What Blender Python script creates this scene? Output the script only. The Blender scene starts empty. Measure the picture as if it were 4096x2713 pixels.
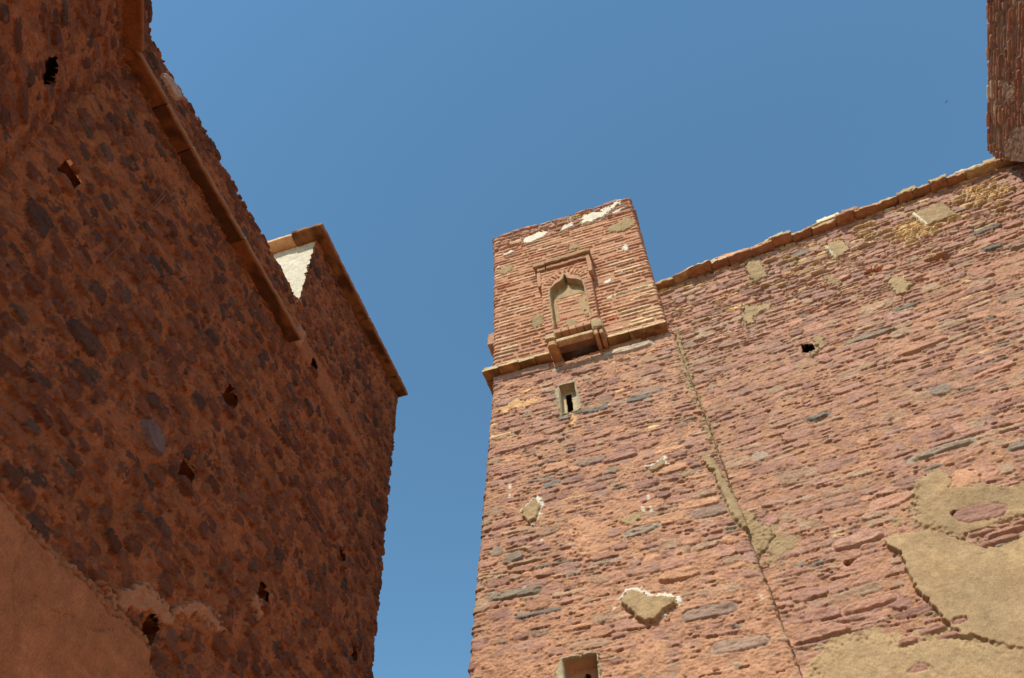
import bpy, math, random
import numpy as np
R = math.radians
SC = bpy.context.scene
# ------------------------------------------------------------------ camera
cam_d = bpy.data.cameras.new("camera")
cam = bpy.data.objects.new("camera", cam_d)
SC.collection.objects.link(cam)
SC.camera = cam
cam_d.sensor_width = 36.0
cam_d.lens = 30.08
cam_d.clip_start = 0.05
cam_d.clip_end = 5000
MR = ((0.9511, -0.26212, -0.16339), (0.30845, 0.7783, 0.5469), (-0.01618, -0.57056, 0.8211))
from mathutils import Matrix, Vector, noise as mnoise
cam.matrix_world = Matrix(((MR[0][0], -MR[0][1], -MR[0][2], 0), (MR[1][0], -MR[1][1], -MR[1][2], 0),
                           (MR[2][0], -MR[2][1], -MR[2][2], 0), (0, 0, 0, 1)))
# ------------------------------------------------------------------ sky, sun, exposure
SUN_EL, SUN_AZ = 47.0, 9.0          # azimuth: degrees to the left of straight behind the camera
wd = bpy.data.worlds.new("World")
SC.world = wd
wd.use_nodes = True
nt = wd.node_tree
sky = nt.nodes.new("ShaderNodeTexSky")
sky.sky_type = 'NISHITA'
sky.sun_disc = False
sky.sun_elevation = R(SUN_EL)
sky.sun_rotation = R(180 + SUN_AZ)
sky.altitude = 1200
sky.air_density = 1.5
sky.dust_density = 0.0
sky.ozone_density = 3.0
bg = nt.nodes["Background"]
bg.inputs[1].default_value = 0.145
clear = nt.nodes.new("ShaderNodeVectorMath"); clear.operation = 'MULTIPLY'     # dry desert air: a little less red in the sky
clear.inputs[1].default_value = (0.66, 0.90, 0.88)
nt.links.new(sky.outputs[0], clear.inputs[0]); nt.links.new(clear.outputs[0], bg.inputs[0])
sl = bpy.data.lights.new("sun", 'SUN')
sl.energy = 3.9
sl.angle = R(0.53)
sl.color = (1.0, 0.90, 0.74)
so = bpy.data.objects.new("sun", sl)
SC.collection.objects.link(so)
sd = Vector((-math.sin(R(SUN_AZ)) * math.cos(R(SUN_EL)), -math.cos(R(SUN_AZ)) * math.cos(R(SUN_EL)), math.sin(R(SUN_EL))))
so.rotation_euler = sd.to_track_quat('Z', 'Y').to_euler()
so.location = sd * 60
SC.view_settings.view_transform = 'Standard'
SC.view_settings.look = 'None'
SC.view_settings.gamma = 1
SC.view_settings.exposure = 0.40
SC.cycles.max_bounces = 8
SC.cycles.diffuse_bounces = 6

# ------------------------------------------------------------------ helpers
def lin(r, g, b):
    f = lambda c: (c / 255 / 12.92) if c / 255 <= 0.04045 else ((c / 255 + 0.055) / 1.055) ** 2.4
    return np.array([f(r), f(g), f(b)])

def sstep(x):
    x = np.clip(x, 0, 1)
    return x * x * (3 - 2 * x)

def vnoise(ny, nx, cy, cx, rng):
    """smooth value noise in -1..1, cell size in pixels"""
    gy, gx = int(ny / cy) + 3, int(nx / cx) + 3
    g = rng.random((gy, gx)) * 2 - 1
    oy, ox = rng.random(2)
    y = np.arange(ny) / cy + oy; x = np.arange(nx) / cx + ox
    iy, ix = y.astype(int), x.astype(int)
    fy, fx = sstep(y - iy)[:, None], sstep(x - ix)[None, :]
    a = g[iy][:, ix]; b = g[iy][:, ix + 1]; c = g[iy + 1][:, ix]; d = g[iy + 1][:, ix + 1]
    return (a * (1 - fx) + b * fx) * (1 - fy) + (c * (1 - fx) + d * fx) * fy

def facets(ny, nx, cy, cx, rng):
    """chipped planes: every cell of a jittered lattice tilts its own way; -1..1 or so"""
    gy, gx = int(ny / cy) + 4, int(nx / cx) + 4
    jx, jy = rng.random((gy, gx)).astype(np.float32), rng.random((gy, gx)).astype(np.float32)
    tx, ty = (rng.random((gy, gx)) * 2 - 1).astype(np.float32), (rng.random((gy, gx)) * 2 - 1).astype(np.float32)
    of = (rng.random((gy, gx)) * 2 - 1).astype(np.float32) * .35
    Y, X = np.meshgrid((np.arange(ny) / cy + 1).astype(np.float32), (np.arange(nx) / cx + 1).astype(np.float32), indexing='ij')
    wob = vnoise(ny, nx, cy * .4, cx * .4, rng).astype(np.float32) * .22
    X = X + wob; Y = Y + vnoise(ny, nx, cy * .4, cx * .4, rng).astype(np.float32) * .22
    iy, ix = np.clip(Y.astype(int), 1, gy - 2), np.clip(X.astype(int), 1, gx - 2)
    best = np.full((ny, nx), 9e9, np.float32); val = np.zeros((ny, nx), np.float32)
    for a in (-1, 0, 1):
        for b in (-1, 0, 1):
            qy, qx = iy + a, ix + b
            dx = X - (qx + jx[qy, qx]); dy = Y - (qy + jy[qy, qx]); d = dx * dx + dy * dy
            k = d < best
            best = np.where(k, d, best); val = np.where(k, tx[qy, qx] * dx + ty[qy, qx] * dy + of[qy, qx], val)
    return val

class Map:
    """height, colour and label maps of one masonry face, in metres (s along the wall, z up)"""
    def __init__(m, s0, s1, z0, z1, res, seed, mortar, mcol2=None, rough=0.012, wob=1.0):
        m.s0, m.s1, m.z0, m.z1, m.res = s0, s1, z0, z1, res
        m.nx = int((s1 - s0) / res) + 2; m.ny = int((z1 - z0) / res) + 2
        m.rng = np.random.default_rng(seed); m.rnd = random.Random(seed)
        N = lambda c, ax=1.0: vnoise(m.ny, m.nx, c / res, c * ax / res, m.rng).astype(np.float32)
        m.n_big = N(1.3); m.n_mid = N(0.35); m.n_small = N(0.09); m.n_fine = N(0.03); m.n_tiny = N(0.014)
        m.n_lay = N(0.022, 7.0); m.n_lay2 = N(0.05, 4.0)
        m.wu = wob * (N(0.45) * 0.03 + N(0.08) * 0.009 + N(0.03) * 0.003)
        m.wz = wob * (N(0.55, 2.5) * 0.026 + N(0.10, 2.2) * 0.007 + N(0.03) * 0.003)
        m.S = (s0 + np.arange(m.nx) * res).astype(np.float32)[None, :] + m.wu
        m.Z = (z0 + np.arange(m.ny) * res).astype(np.float32)[:, None] + m.wz
        m.S0 = np.broadcast_to((s0 + np.arange(m.nx) * res).astype(np.float32)[None, :], (m.ny, m.nx))
        m.Z0 = np.broadcast_to((z0 + np.arange(m.ny) * res).astype(np.float32)[:, None], (m.ny, m.nx))
        m.H = (rough * (0.8 * m.n_small + 0.5 * m.n_fine + 0.25 * m.n_tiny) + 0.006 * m.n_mid).astype(np.float32)
        t = np.clip(0.5 + 0.4 * m.n_mid + 0.4 * m.n_small + 0.2 * m.n_fine, 0, 1)[..., None]
        mc2 = mortar * 0.78 if mcol2 is None else mcol2
        m.C = (mortar * t + mc2 * (1 - t)).astype(np.float32)
        m.fac = facets(m.ny, m.nx, .060 / res, .15 / res, m.rng); m.fac2 = facets(m.ny, m.nx, .026 / res, .045 / res, m.rng)
        m.fa = 0.013; m.mc = mortar
        m.H += rough * .8 * m.fac2
        m.labs = {}
        m.L = np.zeros((m.ny, m.nx), np.uint8)
        m.STONE = np.zeros((m.ny, m.nx), bool)
    def win(m, sa, sb, za, zb):
        i0 = max(0, int((sa - m.s0) / m.res)); i1 = min(m.nx, int((sb - m.s0) / m.res) + 2)
        j0 = max(0, int((za - m.z0) / m.res)); j1 = min(m.ny, int((zb - m.z0) / m.res) + 2)
        return (slice(j0, j1), slice(i0, i1)) if i1 > i0 and j1 > j0 else None
    def stone(m, cx, cz, a, b, h, col, rot=0.0, p=4.0, bevel=0.02, cuts=2, lay=0.004, base=-0.004, tilt=0.05, force=False, var=0.16, edge=0.35, crev=0.0, smear=0.0, under=0.0):
        r = m.rnd
        R0 = max(a, b) * 1.25 + 0.06
        if abs(rot) < 0.3: w = m.win(cx - a * 1.2 - .06, cx + a * 1.2 + .06, cz - (b * 1.2 + a * abs(rot)) - .06, cz + b * 1.2 + a * abs(rot) + .06)
        else: w = m.win(cx - R0, cx + R0, cz - R0, cz + R0)
        if w is None: return
        X = m.S[w] - cx; Y = m.Z[w] - cz
        c, s = math.cos(rot), math.sin(rot)
        x = X * c + Y * s; y = -X * s + Y * c
        sk = r.uniform(-.25, .25); x = x + sk * y
        rr = (np.abs(x / a) ** p + np.abs(y / b) ** p) ** (1 / p)
        for _ in range(cuts):
            th = r.uniform(0, 2 * math.pi); dd = r.uniform(0.80, 1.05)
            rr = np.maximum(rr, (x / a * math.cos(th) + y / b * math.sin(th)) / dd)
        if crev and r.random() < crev:                       # open joint under (or beside) the stone
            gw = r.uniform(.006, .014); u0 = r.uniform(-.9, .2); u1 = u0 + r.uniform(.25, .95)
            gk = (y < -b * .86) & (y > -b - gw - .01 * m.n_small[w]) & (x / a > u0) & (x / a < u1) & (m.n_fine[w] + .6 * m.n_small[w] > -.45)
            m.H[w] = np.where(gk, np.minimum(m.H[w], -r.uniform(.03, .07)), m.H[w])
        e = (1 - rr) * min(a, b) + edge * 0.012 * m.n_small[w] + edge * 0.010 * m.n_fine[w]
        if under:                                           # slabs lean out towards their lower edge and break off sharply there
            up = sstep(.5 + .6 * y / b)
            prof = sstep(e / (bevel * (.6 + 1.6 * up)))
        else: prof = sstep(e / bevel)
        Hs = base + (h - base) * prof + r.uniform(-tilt, tilt) * x * 0.25 + r.uniform(-tilt, tilt) * y * 0.5 \
            + prof * (lay * m.n_lay[w] + lay * m.n_lay2[w] + 0.5 * lay * m.n_small[w] + 0.35 * lay * m.n_fine[w] + m.fa * m.fac[w] + .45 * m.fa * m.fac2[w])
        if under: Hs = Hs - under * np.clip(y / b, -1, 1) * prof
        k = (e > 0) & ((Hs > m.H[w]) | force)
        m.H[w] = np.where(k, Hs, m.H[w])
        v = 1 + var * (0.5 * m.n_lay2[w] + 0.5 * m.n_small[w]) + r.uniform(-.08, .08)
        cc = col * v[..., None]
        if smear:
            t = (sstep((m.n_small[w] * .5 + m.n_mid[w] * .6 + r.uniform(-.5, .5)) * 1.6 - .35) * smear)[..., None]
            cc = cc * (1 - t) + m.mc * t
            hs = r.uniform(-1, 1); cc = cc * (1 + .10 * hs * np.stack([-.3 * m.n_small[w], .4 * m.n_small[w], m.n_small[w]], -1))
        m.C[w] = np.where(k[..., None], cc, m.C[w])
        m.STONE[w] |= k
    def courses(m, sa, sb, za, zb, hr, lr, pick, hh=(0.015, 0.05), gap=0.008, split=0.35, fill=(1.0, 1.1), **kw):
        r = m.rnd; z = za
        while z < zb:
            ch = r.uniform(*hr); s = sa - r.uniform(0, .3); z2 = min(z + ch, zb + 0.02)
            while s < sb:
                ln = r.uniform(*lr) * (1.6 if r.random() < .15 else 1) * (0.6 if r.random() < .25 else 1)
                n = 1
                if r.random() < split: n = 2 if ch < 0.12 or r.random() < .6 else 3
                zz = z
                for q in range(n):
                    fr = ch / n * (r.uniform(.75, 1.25) if n > 1 else 1)
                    if q == n - 1: fr = z2 - zz
                    if fr > .02:
                        g = gap * r.uniform(.5, 2)
                        if n > 1 and r.random() < .4 and ln > .25:
                            f = r.uniform(.35, .65)
                            parts = [(s, ln * f), (s + ln * f, ln * (1 - f))]
                        else: parts = [(s, ln)]
                        for (ps, pl) in parts:
                            m.stone(ps + pl / 2, zz + fr / 2 + r.gauss(0, .006), max(.02, pl / 2 - g / 2) * r.uniform(*fill), max(.01, fr / 2 - g / 2) * r.uniform(*fill), r.uniform(*hh), pick(ps + pl / 2, zz + fr / 2, pl, fr, r),
                                    rot=r.gauss(0, .045), p=r.uniform(2.6, 7), cuts=r.randint(0, 4), bevel=r.uniform(.004, .011), **kw)
                    zz += fr
                s += ln
            z += ch
    def poly_sd(m, pts, warp=0.03, pad=0.1):
        P = np.array(pts, float)
        w = m.win(P[:, 0].min() - pad, P[:, 0].max() + pad, P[:, 1].min() - pad, P[:, 1].max() + pad)
        if w is None: return None, None
        x = m.S0[w] + warp * (0.6 * m.n_small[w] + 0.7 * m.n_fine[w]); y = m.Z0[w] + warp * (0.6 * np.roll(m.n_small, 37, 0)[w] + 0.7 * np.roll(m.n_fine, 23, 1)[w])
        d = np.full(x.shape, 1e9); ins = np.zeros(x.shape, bool)
        for i in range(len(P)):
            ax, ay = P[i]; bx, by = P[(i + 1) % len(P)]
            ex, ey = bx - ax, by - ay; L2 = ex * ex + ey * ey + 1e-12
            t = np.clip(((x - ax) * ex + (y - ay) * ey) / L2, 0, 1)
            d = np.minimum(d, (x - ax - t * ex) ** 2 + (y - ay - t * ey) ** 2)
            if ay != by:
                c = ((ay > y) != (by > y)) & (x < ex * (y - ay) / (by - ay) + ax)
                ins ^= c
        d = np.sqrt(d)
        return w, np.where(ins, -d, d)
    def patch(m, pts, h, col, lab=0, warp=0.03, bev=0.012, rough=0.004, follow=0.0, col2=None, cover=1.0):
        w, sd_ = m.poly_sd(pts, warp)
        if w is None: return
        k = sd_ < 0
        base = h * sstep(-sd_ / bev) + rough * (m.n_small[w] + .7 * m.n_fine[w] + .4 * m.n_tiny[w]) + 0.006 * m.n_mid[w]
        Hn = base + follow * m.H[w]
        if cover < 1.0: k = k & (m.H[w] < Hn)
        m.H[w] = np.where(k, Hn, m.H[w])
        c2 = col * .85 if col2 is None else col2
        t = np.clip(.5 + .45 * m.n_mid[w] + .35 * m.n_small[w] + .25 * m.n_fine[w], 0, 1)[..., None]
        cc = col * t + c2 * (1 - t)
        m.C[w] = np.where(k[..., None], cc, m.C[w])
        if lab or lab is None: m.L[w] = np.where(k, m.newlab(lab), m.L[w])
    def newlab(m, lab):
        if isinstance(lab, str):
            i = 20 + len(m.labs); m.labs[i] = lab; return i
        return lab
    def hole(m, pts, depth=0.3, col=None, warp=0.015, cut=False):
        w, sd_ = m.poly_sd(pts, warp)
        if w is None: return
        k = sd_ < 0
        m.H[w] = np.where(k, -depth + .02 * m.n_small[w], m.H[w])
        if col is not None: m.C[w] = np.where(k[..., None], col, m.C[w])
        if cut: m.L[w] = np.where(k, 99, m.L[w])
    def ellhole(m, s, z, a, b, depth=.3, col=None):
        m.hole([(s + a * math.cos(t), z + b * math.sin(t)) for t in [i * math.pi / 4 + .3 for i in range(8)]], depth, col, .02)
    def rect(m, sa, sb, za, zb, h, lab=0, add=True, warp=0.004):
        w, sd_ = m.poly_sd([(sa, za), (sb, za), (sb, zb), (sa, zb)], warp)
        k = sd_ < 0
        m.H[w] = np.where(k, (m.H[w] if add else 0) + h, m.H[w])
        if lab: m.L[w] = np.where(k, m.newlab(lab), m.L[w])
    def sample(m, S, Z):
        fx = np.clip((S - m.s0) / m.res, 0, m.nx - 1.001); fy = np.clip((Z - m.z0) / m.res, 0, m.ny - 1.001)
        ix, iy = fx.astype(int), fy.astype(int); ax, ay = fx - ix, fy - iy
        def bl(A):
            if A.ndim == 3: bx, by = ax[..., None], ay[..., None]
            else: bx, by = ax, ay
            return (A[iy, ix] * (1 - bx) + A[iy, ix + 1] * bx) * (1 - by) + (A[iy + 1, ix] * (1 - bx) + A[iy + 1, ix + 1] * bx) * by
        return bl(m.H), bl(m.C), m.L[(fy + .5).astype(int), (fx + .5).astype(int)]

COL = SC.collection
def new_obj(name, me, mat, parent=None):
    o = bpy.data.objects.new(name, me); COL.objects.link(o)
    if mat: me.materials.append(mat)
    if parent: o.parent = parent
    return o
def thing(name, label, cat, loc=(0, 0, 0), group=None):
    o = bpy.data.objects.new(name, None); COL.objects.link(o); o.empty_display_size = .3
    o.location = loc; o["label"] = label; o["category"] = cat
    if group: o["group"] = group
    return o
def raw_mesh(name, V, F, C=None, smooth=True):
    me = bpy.data.meshes.new(name)
    me.vertices.add(len(V)); me.vertices.foreach_set("co", np.ascontiguousarray(V, np.float32).ravel())
    n = len(F)
    me.loops.add(4 * n); me.loops.foreach_set("vertex_index", np.ascontiguousarray(F, np.int32).ravel())
    me.polygons.add(n); me.polygons.foreach_set("loop_start", np.arange(n, dtype=np.int32) * 4)
    me.polygons.foreach_set("loop_total", np.full(n, 4, np.int32))
    me.update(calc_edges=True)
    me.polygons.foreach_set("use_smooth", np.full(n, smooth))
    if C is not None:
        at = me.color_attributes.new("Col", 'FLOAT_COLOR', 'POINT')
        at.data.foreach_set("color", np.concatenate([np.clip(C, 0.01, 1), np.ones((len(C), 1))], 1).astype(np.float32).ravel())
    return me
def dense(segs):
    """[(a, b, step), ...] -> coordinates"""
    out = []
    for a, b, st in segs:
        n = max(1, int(round((b - a) / st)))
        out.append(np.linspace(a, b, n, endpoint=False))
    return np.concatenate(out + [[segs[-1][1]]])
def wall_grid(m, S, Z, nodes, zt, zb, keep=None, corner=0.05):
    """nodes: [(s, (x,y) at height zt, (x,y) at height zb)], outward side is to the right of travel"""
    ns = np.array([n[0] for n in nodes]); T = np.array([n[1] for n in nodes], float); B = np.array([n[2] for n in nodes], float)
    SS, ZZ = np.meshgrid(S, Z)
    H, C, L = m.sample(SS, ZZ)
    f = (zt - ZZ) / (zt - zb)
    X = np.interp(SS, ns, T[:, 0]) * (1 - f) + np.interp(SS, ns, B[:, 0]) * f
    Y = np.interp(SS, ns, T[:, 1]) * (1 - f) + np.interp(SS, ns, B[:, 1]) * f
    seg = []
    for i in range(len(ns) - 1):
        d = T[i + 1] - T[i]; d /= np.linalg.norm(d); seg.append((d[1], -d[0]))
    seg = np.array(seg)
    ks, kv = [ns[0]], [seg[0]]
    for i in range(1, len(ns) - 1):
        ks += [ns[i] - corner, ns[i] + corner]; kv += [seg[i - 1], seg[i]]
    ks.append(ns[-1]); kv.append(seg[-1]); kv = np.array(kv)
    NX = np.interp(SS, ks, kv[:, 0]); NY = np.interp(SS, ks, kv[:, 1]); nn = np.hypot(NX, NY); NX /= nn; NY /= nn
    rd = np.zeros_like(SS)                                    # slightly rounded arrises
    for i in range(1, len(ns) - 1):
        rd += -0.02 * np.clip(1 - np.abs(SS - ns[i]) / corner, 0, 1) ** 2
    HH = H + rd
    V = np.stack([X + NX * HH, Y + NY * HH, ZZ], -1)
    ny, nx = SS.shape
    idx = np.arange(ny * nx).reshape(ny, nx)
    F = np.stack([idx[:-1, :-1], idx[:-1, 1:], idx[1:, 1:], idx[1:, :-1]], -1)
    FL = L[:-1, :-1]
    FK = np.ones(FL.shape, bool)
    if keep is not None: FK = keep(.5 * (SS[:-1, :-1] + SS[1:, 1:]), .5 * (ZZ[:-1, :-1] + ZZ[1:, 1:]))
    return V.reshape(-1, 3), F, FL, FK, C.reshape(-1, 3)
def emit(name, G, lab, mat, parent, extra=None):
    V, F, FL, FK, C = G
    k = FK & (np.isin(FL, lab))
    f = F[k]
    u, inv = np.unique(f.ravel(), return_inverse=True)
    V2, C2, F2 = V[u], C[u], inv.reshape(-1, 4)
    if extra is not None:
        for (ev, ef, ec) in extra:
            F2 = np.concatenate([F2, np.array(ef) + len(V2)]); V2 = np.concatenate([V2, np.array(ev, float)])
            C2 = np.concatenate([C2, np.tile(ec, (len(ev), 1))])
    return new_obj(name, raw_mesh(name, V2, F2, C2), mat, parent)
def emit_labs(m, G, mat, parent):
    for i, nm in m.labs.items():
        if np.count_nonzero(G[3] & (G[2] == i)) > 60: tp(emit(nm, G, [i], mat, parent))
def hexa(p, col):
    """solid from 8 corners: bottom 4 (ccw), top 4"""
    return (p, [(3, 2, 1, 0), (4, 5, 6, 7), (0, 1, 5, 4), (1, 2, 6, 5), (2, 3, 7, 6), (3, 0, 4, 7)], col)
def boxc(x0, x1, y0, y1, z0, z1, col):
    return hexa([(x0, y0, z0), (x1, y0, z0), (x1, y1, z0), (x0, y1, z0), (x0, y0, z1), (x1, y0, z1), (x1, y1, z1), (x0, y1, z1)], col)
def rough_block(name, corners, mat, parent, col, step=0.04, amp=0.008, seed=0, rnd=0.012, freq=9.0, colvar=.15, mott=None, lip=None, lipy=None):
    """a worn block: 8 corners (bottom 4 ccw seen from above, top 4), every face gridded, arrises eased and surface roughened"""
    P = np.array(corners, float)
    lx = max(np.linalg.norm(P[1] - P[0]), np.linalg.norm(P[5] - P[4])); ly = max(np.linalg.norm(P[3] - P[0]), np.linalg.norm(P[2] - P[1])); lz = np.linalg.norm(P[4] - P[0])
    n = [max(3, min(90, int(l / step))) for l in (lx, ly, lz)]
    ax = [np.concatenate([[0, min(.2, rnd / l)], np.linspace(0, 1, k + 1)[1:-1], [1 - min(.2, rnd / l), 1]]) for k, l in zip(n, (lx, ly, lz))]
    ax = [np.unique(np.clip(a, 0, 1)) for a in ax]
    vid = {}; V = []; F = []
    nx, ny, nz = len(ax[0]) - 1, len(ax[1]) - 1, len(ax[2]) - 1
    def vert(i, j, k):
        if (i, j, k) in vid: return vid[(i, j, k)]
        u, v, w = ax[0][i], ax[1][j], ax[2][k]
        q = ((P[0] * (1 - u) + P[1] * u) * (1 - v) + (P[3] * (1 - u) + P[2] * u) * v) * (1 - w) + ((P[4] * (1 - u) + P[5] * u) * (1 - v) + (P[7] * (1 - u) + P[6] * u) * v) * w
        on = int(i in (0, nx)) + int(j in (0, ny)) + int(k in (0, nz))
        c = P.mean(0)
        if on >= 2:
            for a_, (t, l) in enumerate(((u, lx), (v, ly), (w, lz))):
                if t in (0.0, 1.0):
                    dirv = [P[1] - P[0], P[3] - P[0], P[4] - P[0]][a_]; dirv = dirv / np.linalg.norm(dirv)
                    q = q + dirv * (rnd * .45 if t == 0 else -rnd * .45)
        nv = mnoise.noise_vector(Vector(q * freq + seed * 7.3)); nv2 = mnoise.noise_vector(Vector(q * freq * 3.1 + seed * 3.3))
        q = q + amp * np.array(nv) + amp * .5 * np.array(nv2)
        vid[(i, j, k)] = len(V); V.append(q); return vid[(i, j, k)]
    for i in range(nx):
        for j in range(ny):
            F.append((vert(i, j, 0), vert(i, j + 1, 0), vert(i + 1, j + 1, 0), vert(i + 1, j, 0)))
            F.append((vert(i, j, nz), vert(i + 1, j, nz), vert(i + 1, j + 1, nz), vert(i, j + 1, nz)))
    for i in range(nx):
        for k in range(nz):
            F.append((vert(i, 0, k), vert(i + 1, 0, k), vert(i + 1, 0, k + 1), vert(i, 0, k + 1)))
            F.append((vert(i, ny, k), vert(i, ny, k + 1), vert(i + 1, ny, k + 1), vert(i + 1, ny, k)))
    for j in range(ny):
        for k in range(nz):
            F.append((vert(0, j, k), vert(0, j, k + 1), vert(0, j + 1, k + 1), vert(0, j + 1, k)))
            F.append((vert(nx, j, k), vert(nx, j + 1, k), vert(nx, j + 1, k + 1), vert(nx, j, k + 1)))
    V = np.array(V)
    t = np.array([mnoise.noise(Vector(v * 5 + seed)) + .6 * mnoise.noise(Vector(v * 17 + seed)) for v in V])
    C = col[None, :] * (1 + colvar * t[:, None])
    if mott is not None:
        t2 = np.array([mnoise.noise(Vector(v * 2.6 + seed)) + .5 * mnoise.noise(Vector(v * 9 + seed)) for v in V])
        q_ = sstep(t2 * 2.2 + .5)[:, None]; C = C * (1 - q_) + mott[None, :] * (1 + colvar * t[:, None]) * q_
    if lip is not None:
        on_ = np.zeros(len(V), bool)
        for (i, j, k), n_ in vid.items():
            if i >= nx - 1: on_[n_] = True
        C[on_] = lip[None, :] * (1 + colvar * t[on_][:, None])
    if lipy is not None:  # sunlit look of the front edge put into the vertex colour
        on_ = [n_ for (i, j, k), n_ in vid.items() if j <= 1 and k > 0]
        C[on_] = lipy[None, :] * (1 + colvar * t[on_][:, None])
    return new_obj(name, raw_mesh(name, V, np.array(F), C), mat, parent)
def rb(name, x0, x1, y0, y1, z0, z1, mat, parent, col, **kw):
    return rough_block(name, [(x0, y0, z0), (x1, y0, z0), (x1, y1, z0), (x0, y1, z0), (x0, y0, z1), (x1, y0, z1), (x1, y1, z1), (x0, y1, z1)], mat, parent, col, **kw)

# ------------------------------------------------------------------ materials
def mat_masonry(name, bump=0.35, s1=38.0, s2=130.0, rough=0.92, spec=0.15, speck=0.0):
    m = bpy.data.materials.new(name); m.use_nodes = True
    n = m.node_tree.nodes; l = m.node_tree.links; b = n["Principled BSDF"]
    b.inputs["Roughness"].default_value = rough
    b.inputs["Specular IOR Level"].default_value = spec
    at = n.new("ShaderNodeAttribute"); at.attribute_name = "Col"
    tc = n.new("ShaderNodeTexCoord")
    n1 = n.new("ShaderNodeTexNoise"); n1.inputs["Scale"].default_value = s1; n1.inputs["Detail"].default_value = 5; n1.inputs["Roughness"].default_value = .65
    n2 = n.new("ShaderNodeTexNoise"); n2.inputs["Scale"].default_value = s2; n2.inputs["Detail"].default_value = 3
    n3 = n.new("ShaderNodeTexNoise"); n3.inputs["Scale"].default_value = 9.0; n3.inputs["Detail"].default_value = 4
    for q in (n1, n2, n3): l.new(tc.outputs["Object"], q.inputs["Vector"])
    mr = n.new("ShaderNodeMapRange"); mr.inputs[1].default_value = .3; mr.inputs[2].default_value = .7; mr.inputs[3].default_value = .74; mr.inputs[4].default_value = 1.24
    l.new(n1.outputs[0], mr.inputs[0])
    mr2 = n.new("ShaderNodeMapRange"); mr2.inputs[1].default_value = .3; mr2.inputs[2].default_value = .7; mr2.inputs[3].default_value = .88; mr2.inputs[4].default_value = 1.12
    l.new(n3.outputs[0], mr2.inputs[0])
    mm = n.new("ShaderNodeMath"); mm.operation = 'MULTIPLY'; l.new(mr.outputs[0], mm.inputs[0]); l.new(mr2.outputs[0], mm.inputs[1])
    vm = n.new("ShaderNodeVectorMath"); vm.operation = 'SCALE'
    l.new(at.outputs["Color"], vm.inputs[0]); l.new(mm.outputs[0], vm.inputs["Scale"])
    l.new(vm.outputs[0], b.inputs["Base Color"])
    ad = n.new("ShaderNodeMath"); ad.operation = 'ADD'; l.new(n1.outputs[0], ad.inputs[0])
    h2 = n.new("ShaderNodeMath"); h2.operation = 'MULTIPLY'; h2.inputs[1].default_value = .45; l.new(n2.outputs[0], h2.inputs[0]); l.new(h2.outputs[0], ad.inputs[1])
    bp = n.new("ShaderNodeBump"); bp.inputs["Strength"].default_value = bump; bp.inputs["Distance"].default_value = .02
    l.new(ad.outputs[0], bp.inputs["Height"]); l.new(bp.outputs[0], b.inputs["Normal"])
    return m
M_ST = mat_masonry("stone_masonry", .55)
M_BR = mat_masonry("thin_brickwork", .45, 45)
M_CL = mat_masonry("clay_and_rubble", .95, 34)
M_PL = mat_masonry("earth_plaster", .3, 55, 200)
M_WD = mat_masonry("weathered_wood", .5, 25, 90)

# ------------------------------------------------------------------ ground
def ground_mat():
    m = bpy.data.materials.new("red_earth"); m.use_nodes = True
    n = m.node_tree.nodes; l = m.node_tree.links; b = n["Principled BSDF"]; b.inputs["Roughness"].default_value = .95
    ns = n.new("ShaderNodeTexNoise"); ns.inputs["Scale"].default_value = 1.5; ns.inputs["Detail"].default_value = 8
    tc = n.new("ShaderNodeTexCoord"); l.new(tc.outputs["Object"], ns.inputs["Vector"])
    cr = n.new("ShaderNodeValToRGB"); cr.color_ramp.elements[0].position = .35; cr.color_ramp.elements[1].position = .7
    cr.color_ramp.elements[0].color = (.34, .16, .075, 1); cr.color_ramp.elements[1].color = (.46, .235, .115, 1)
    l.new(ns.outputs[0], cr.inputs[0]); l.new(cr.outputs[0], b.inputs["Base Color"])
    bp = n.new("ShaderNodeBump"); bp.inputs["Strength"].default_value = .4; l.new(ns.outputs[0], bp.inputs["Height"]); l.new(bp.outputs[0], b.inputs["Normal"])
    return m
GZ = -1.6
gv = [(-2000, -2000, GZ), (2000, -2000, GZ), (2000, 2000, GZ), (-2000, 2000, GZ)]
g = new_obj("ground", raw_mesh("ground", np.array(gv, float), np.array([(0, 1, 2, 3)])), ground_mat())
g["kind"] = "structure"

# ------------------------------------------------------------------ palettes (real base colours, linear)
MAUVE = [np.array(c) for c in ((.375, .208, .15), (.36, .20, .15), (.40, .222, .155), (.335, .19, .145), (.375, .22, .16), (.41, .225, .15), (.31, .175, .137), (.36, .235, .16), (.375, .25, .17), (.34, .205, .16))]
GREYS = [np.array(c) for c in ((.25, .20, .155), (.30, .235, .175), (.19, .17, .145))]
OCHRE = [np.array(c) for c in ((.62, .42, .20), (.56, .40, .22), (.66, .47, .26))]
SALMON = np.array((.475, .262, .16)); SALMON2 = np.array((.36, .19, .115))
TAN = np.array((.36, .258, .145)); TAN2 = np.array((.30, .205, .112))
WHITE = np.array((.72, .66, .54)); CREAM = np.array((.66, .56, .40))
BRICK = [np.array(c) for c in ((.47, .24, .145), (.43, .215, .135), (.52, .285, .165), (.39, .185, .12), (.52, .31, .19))]

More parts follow.
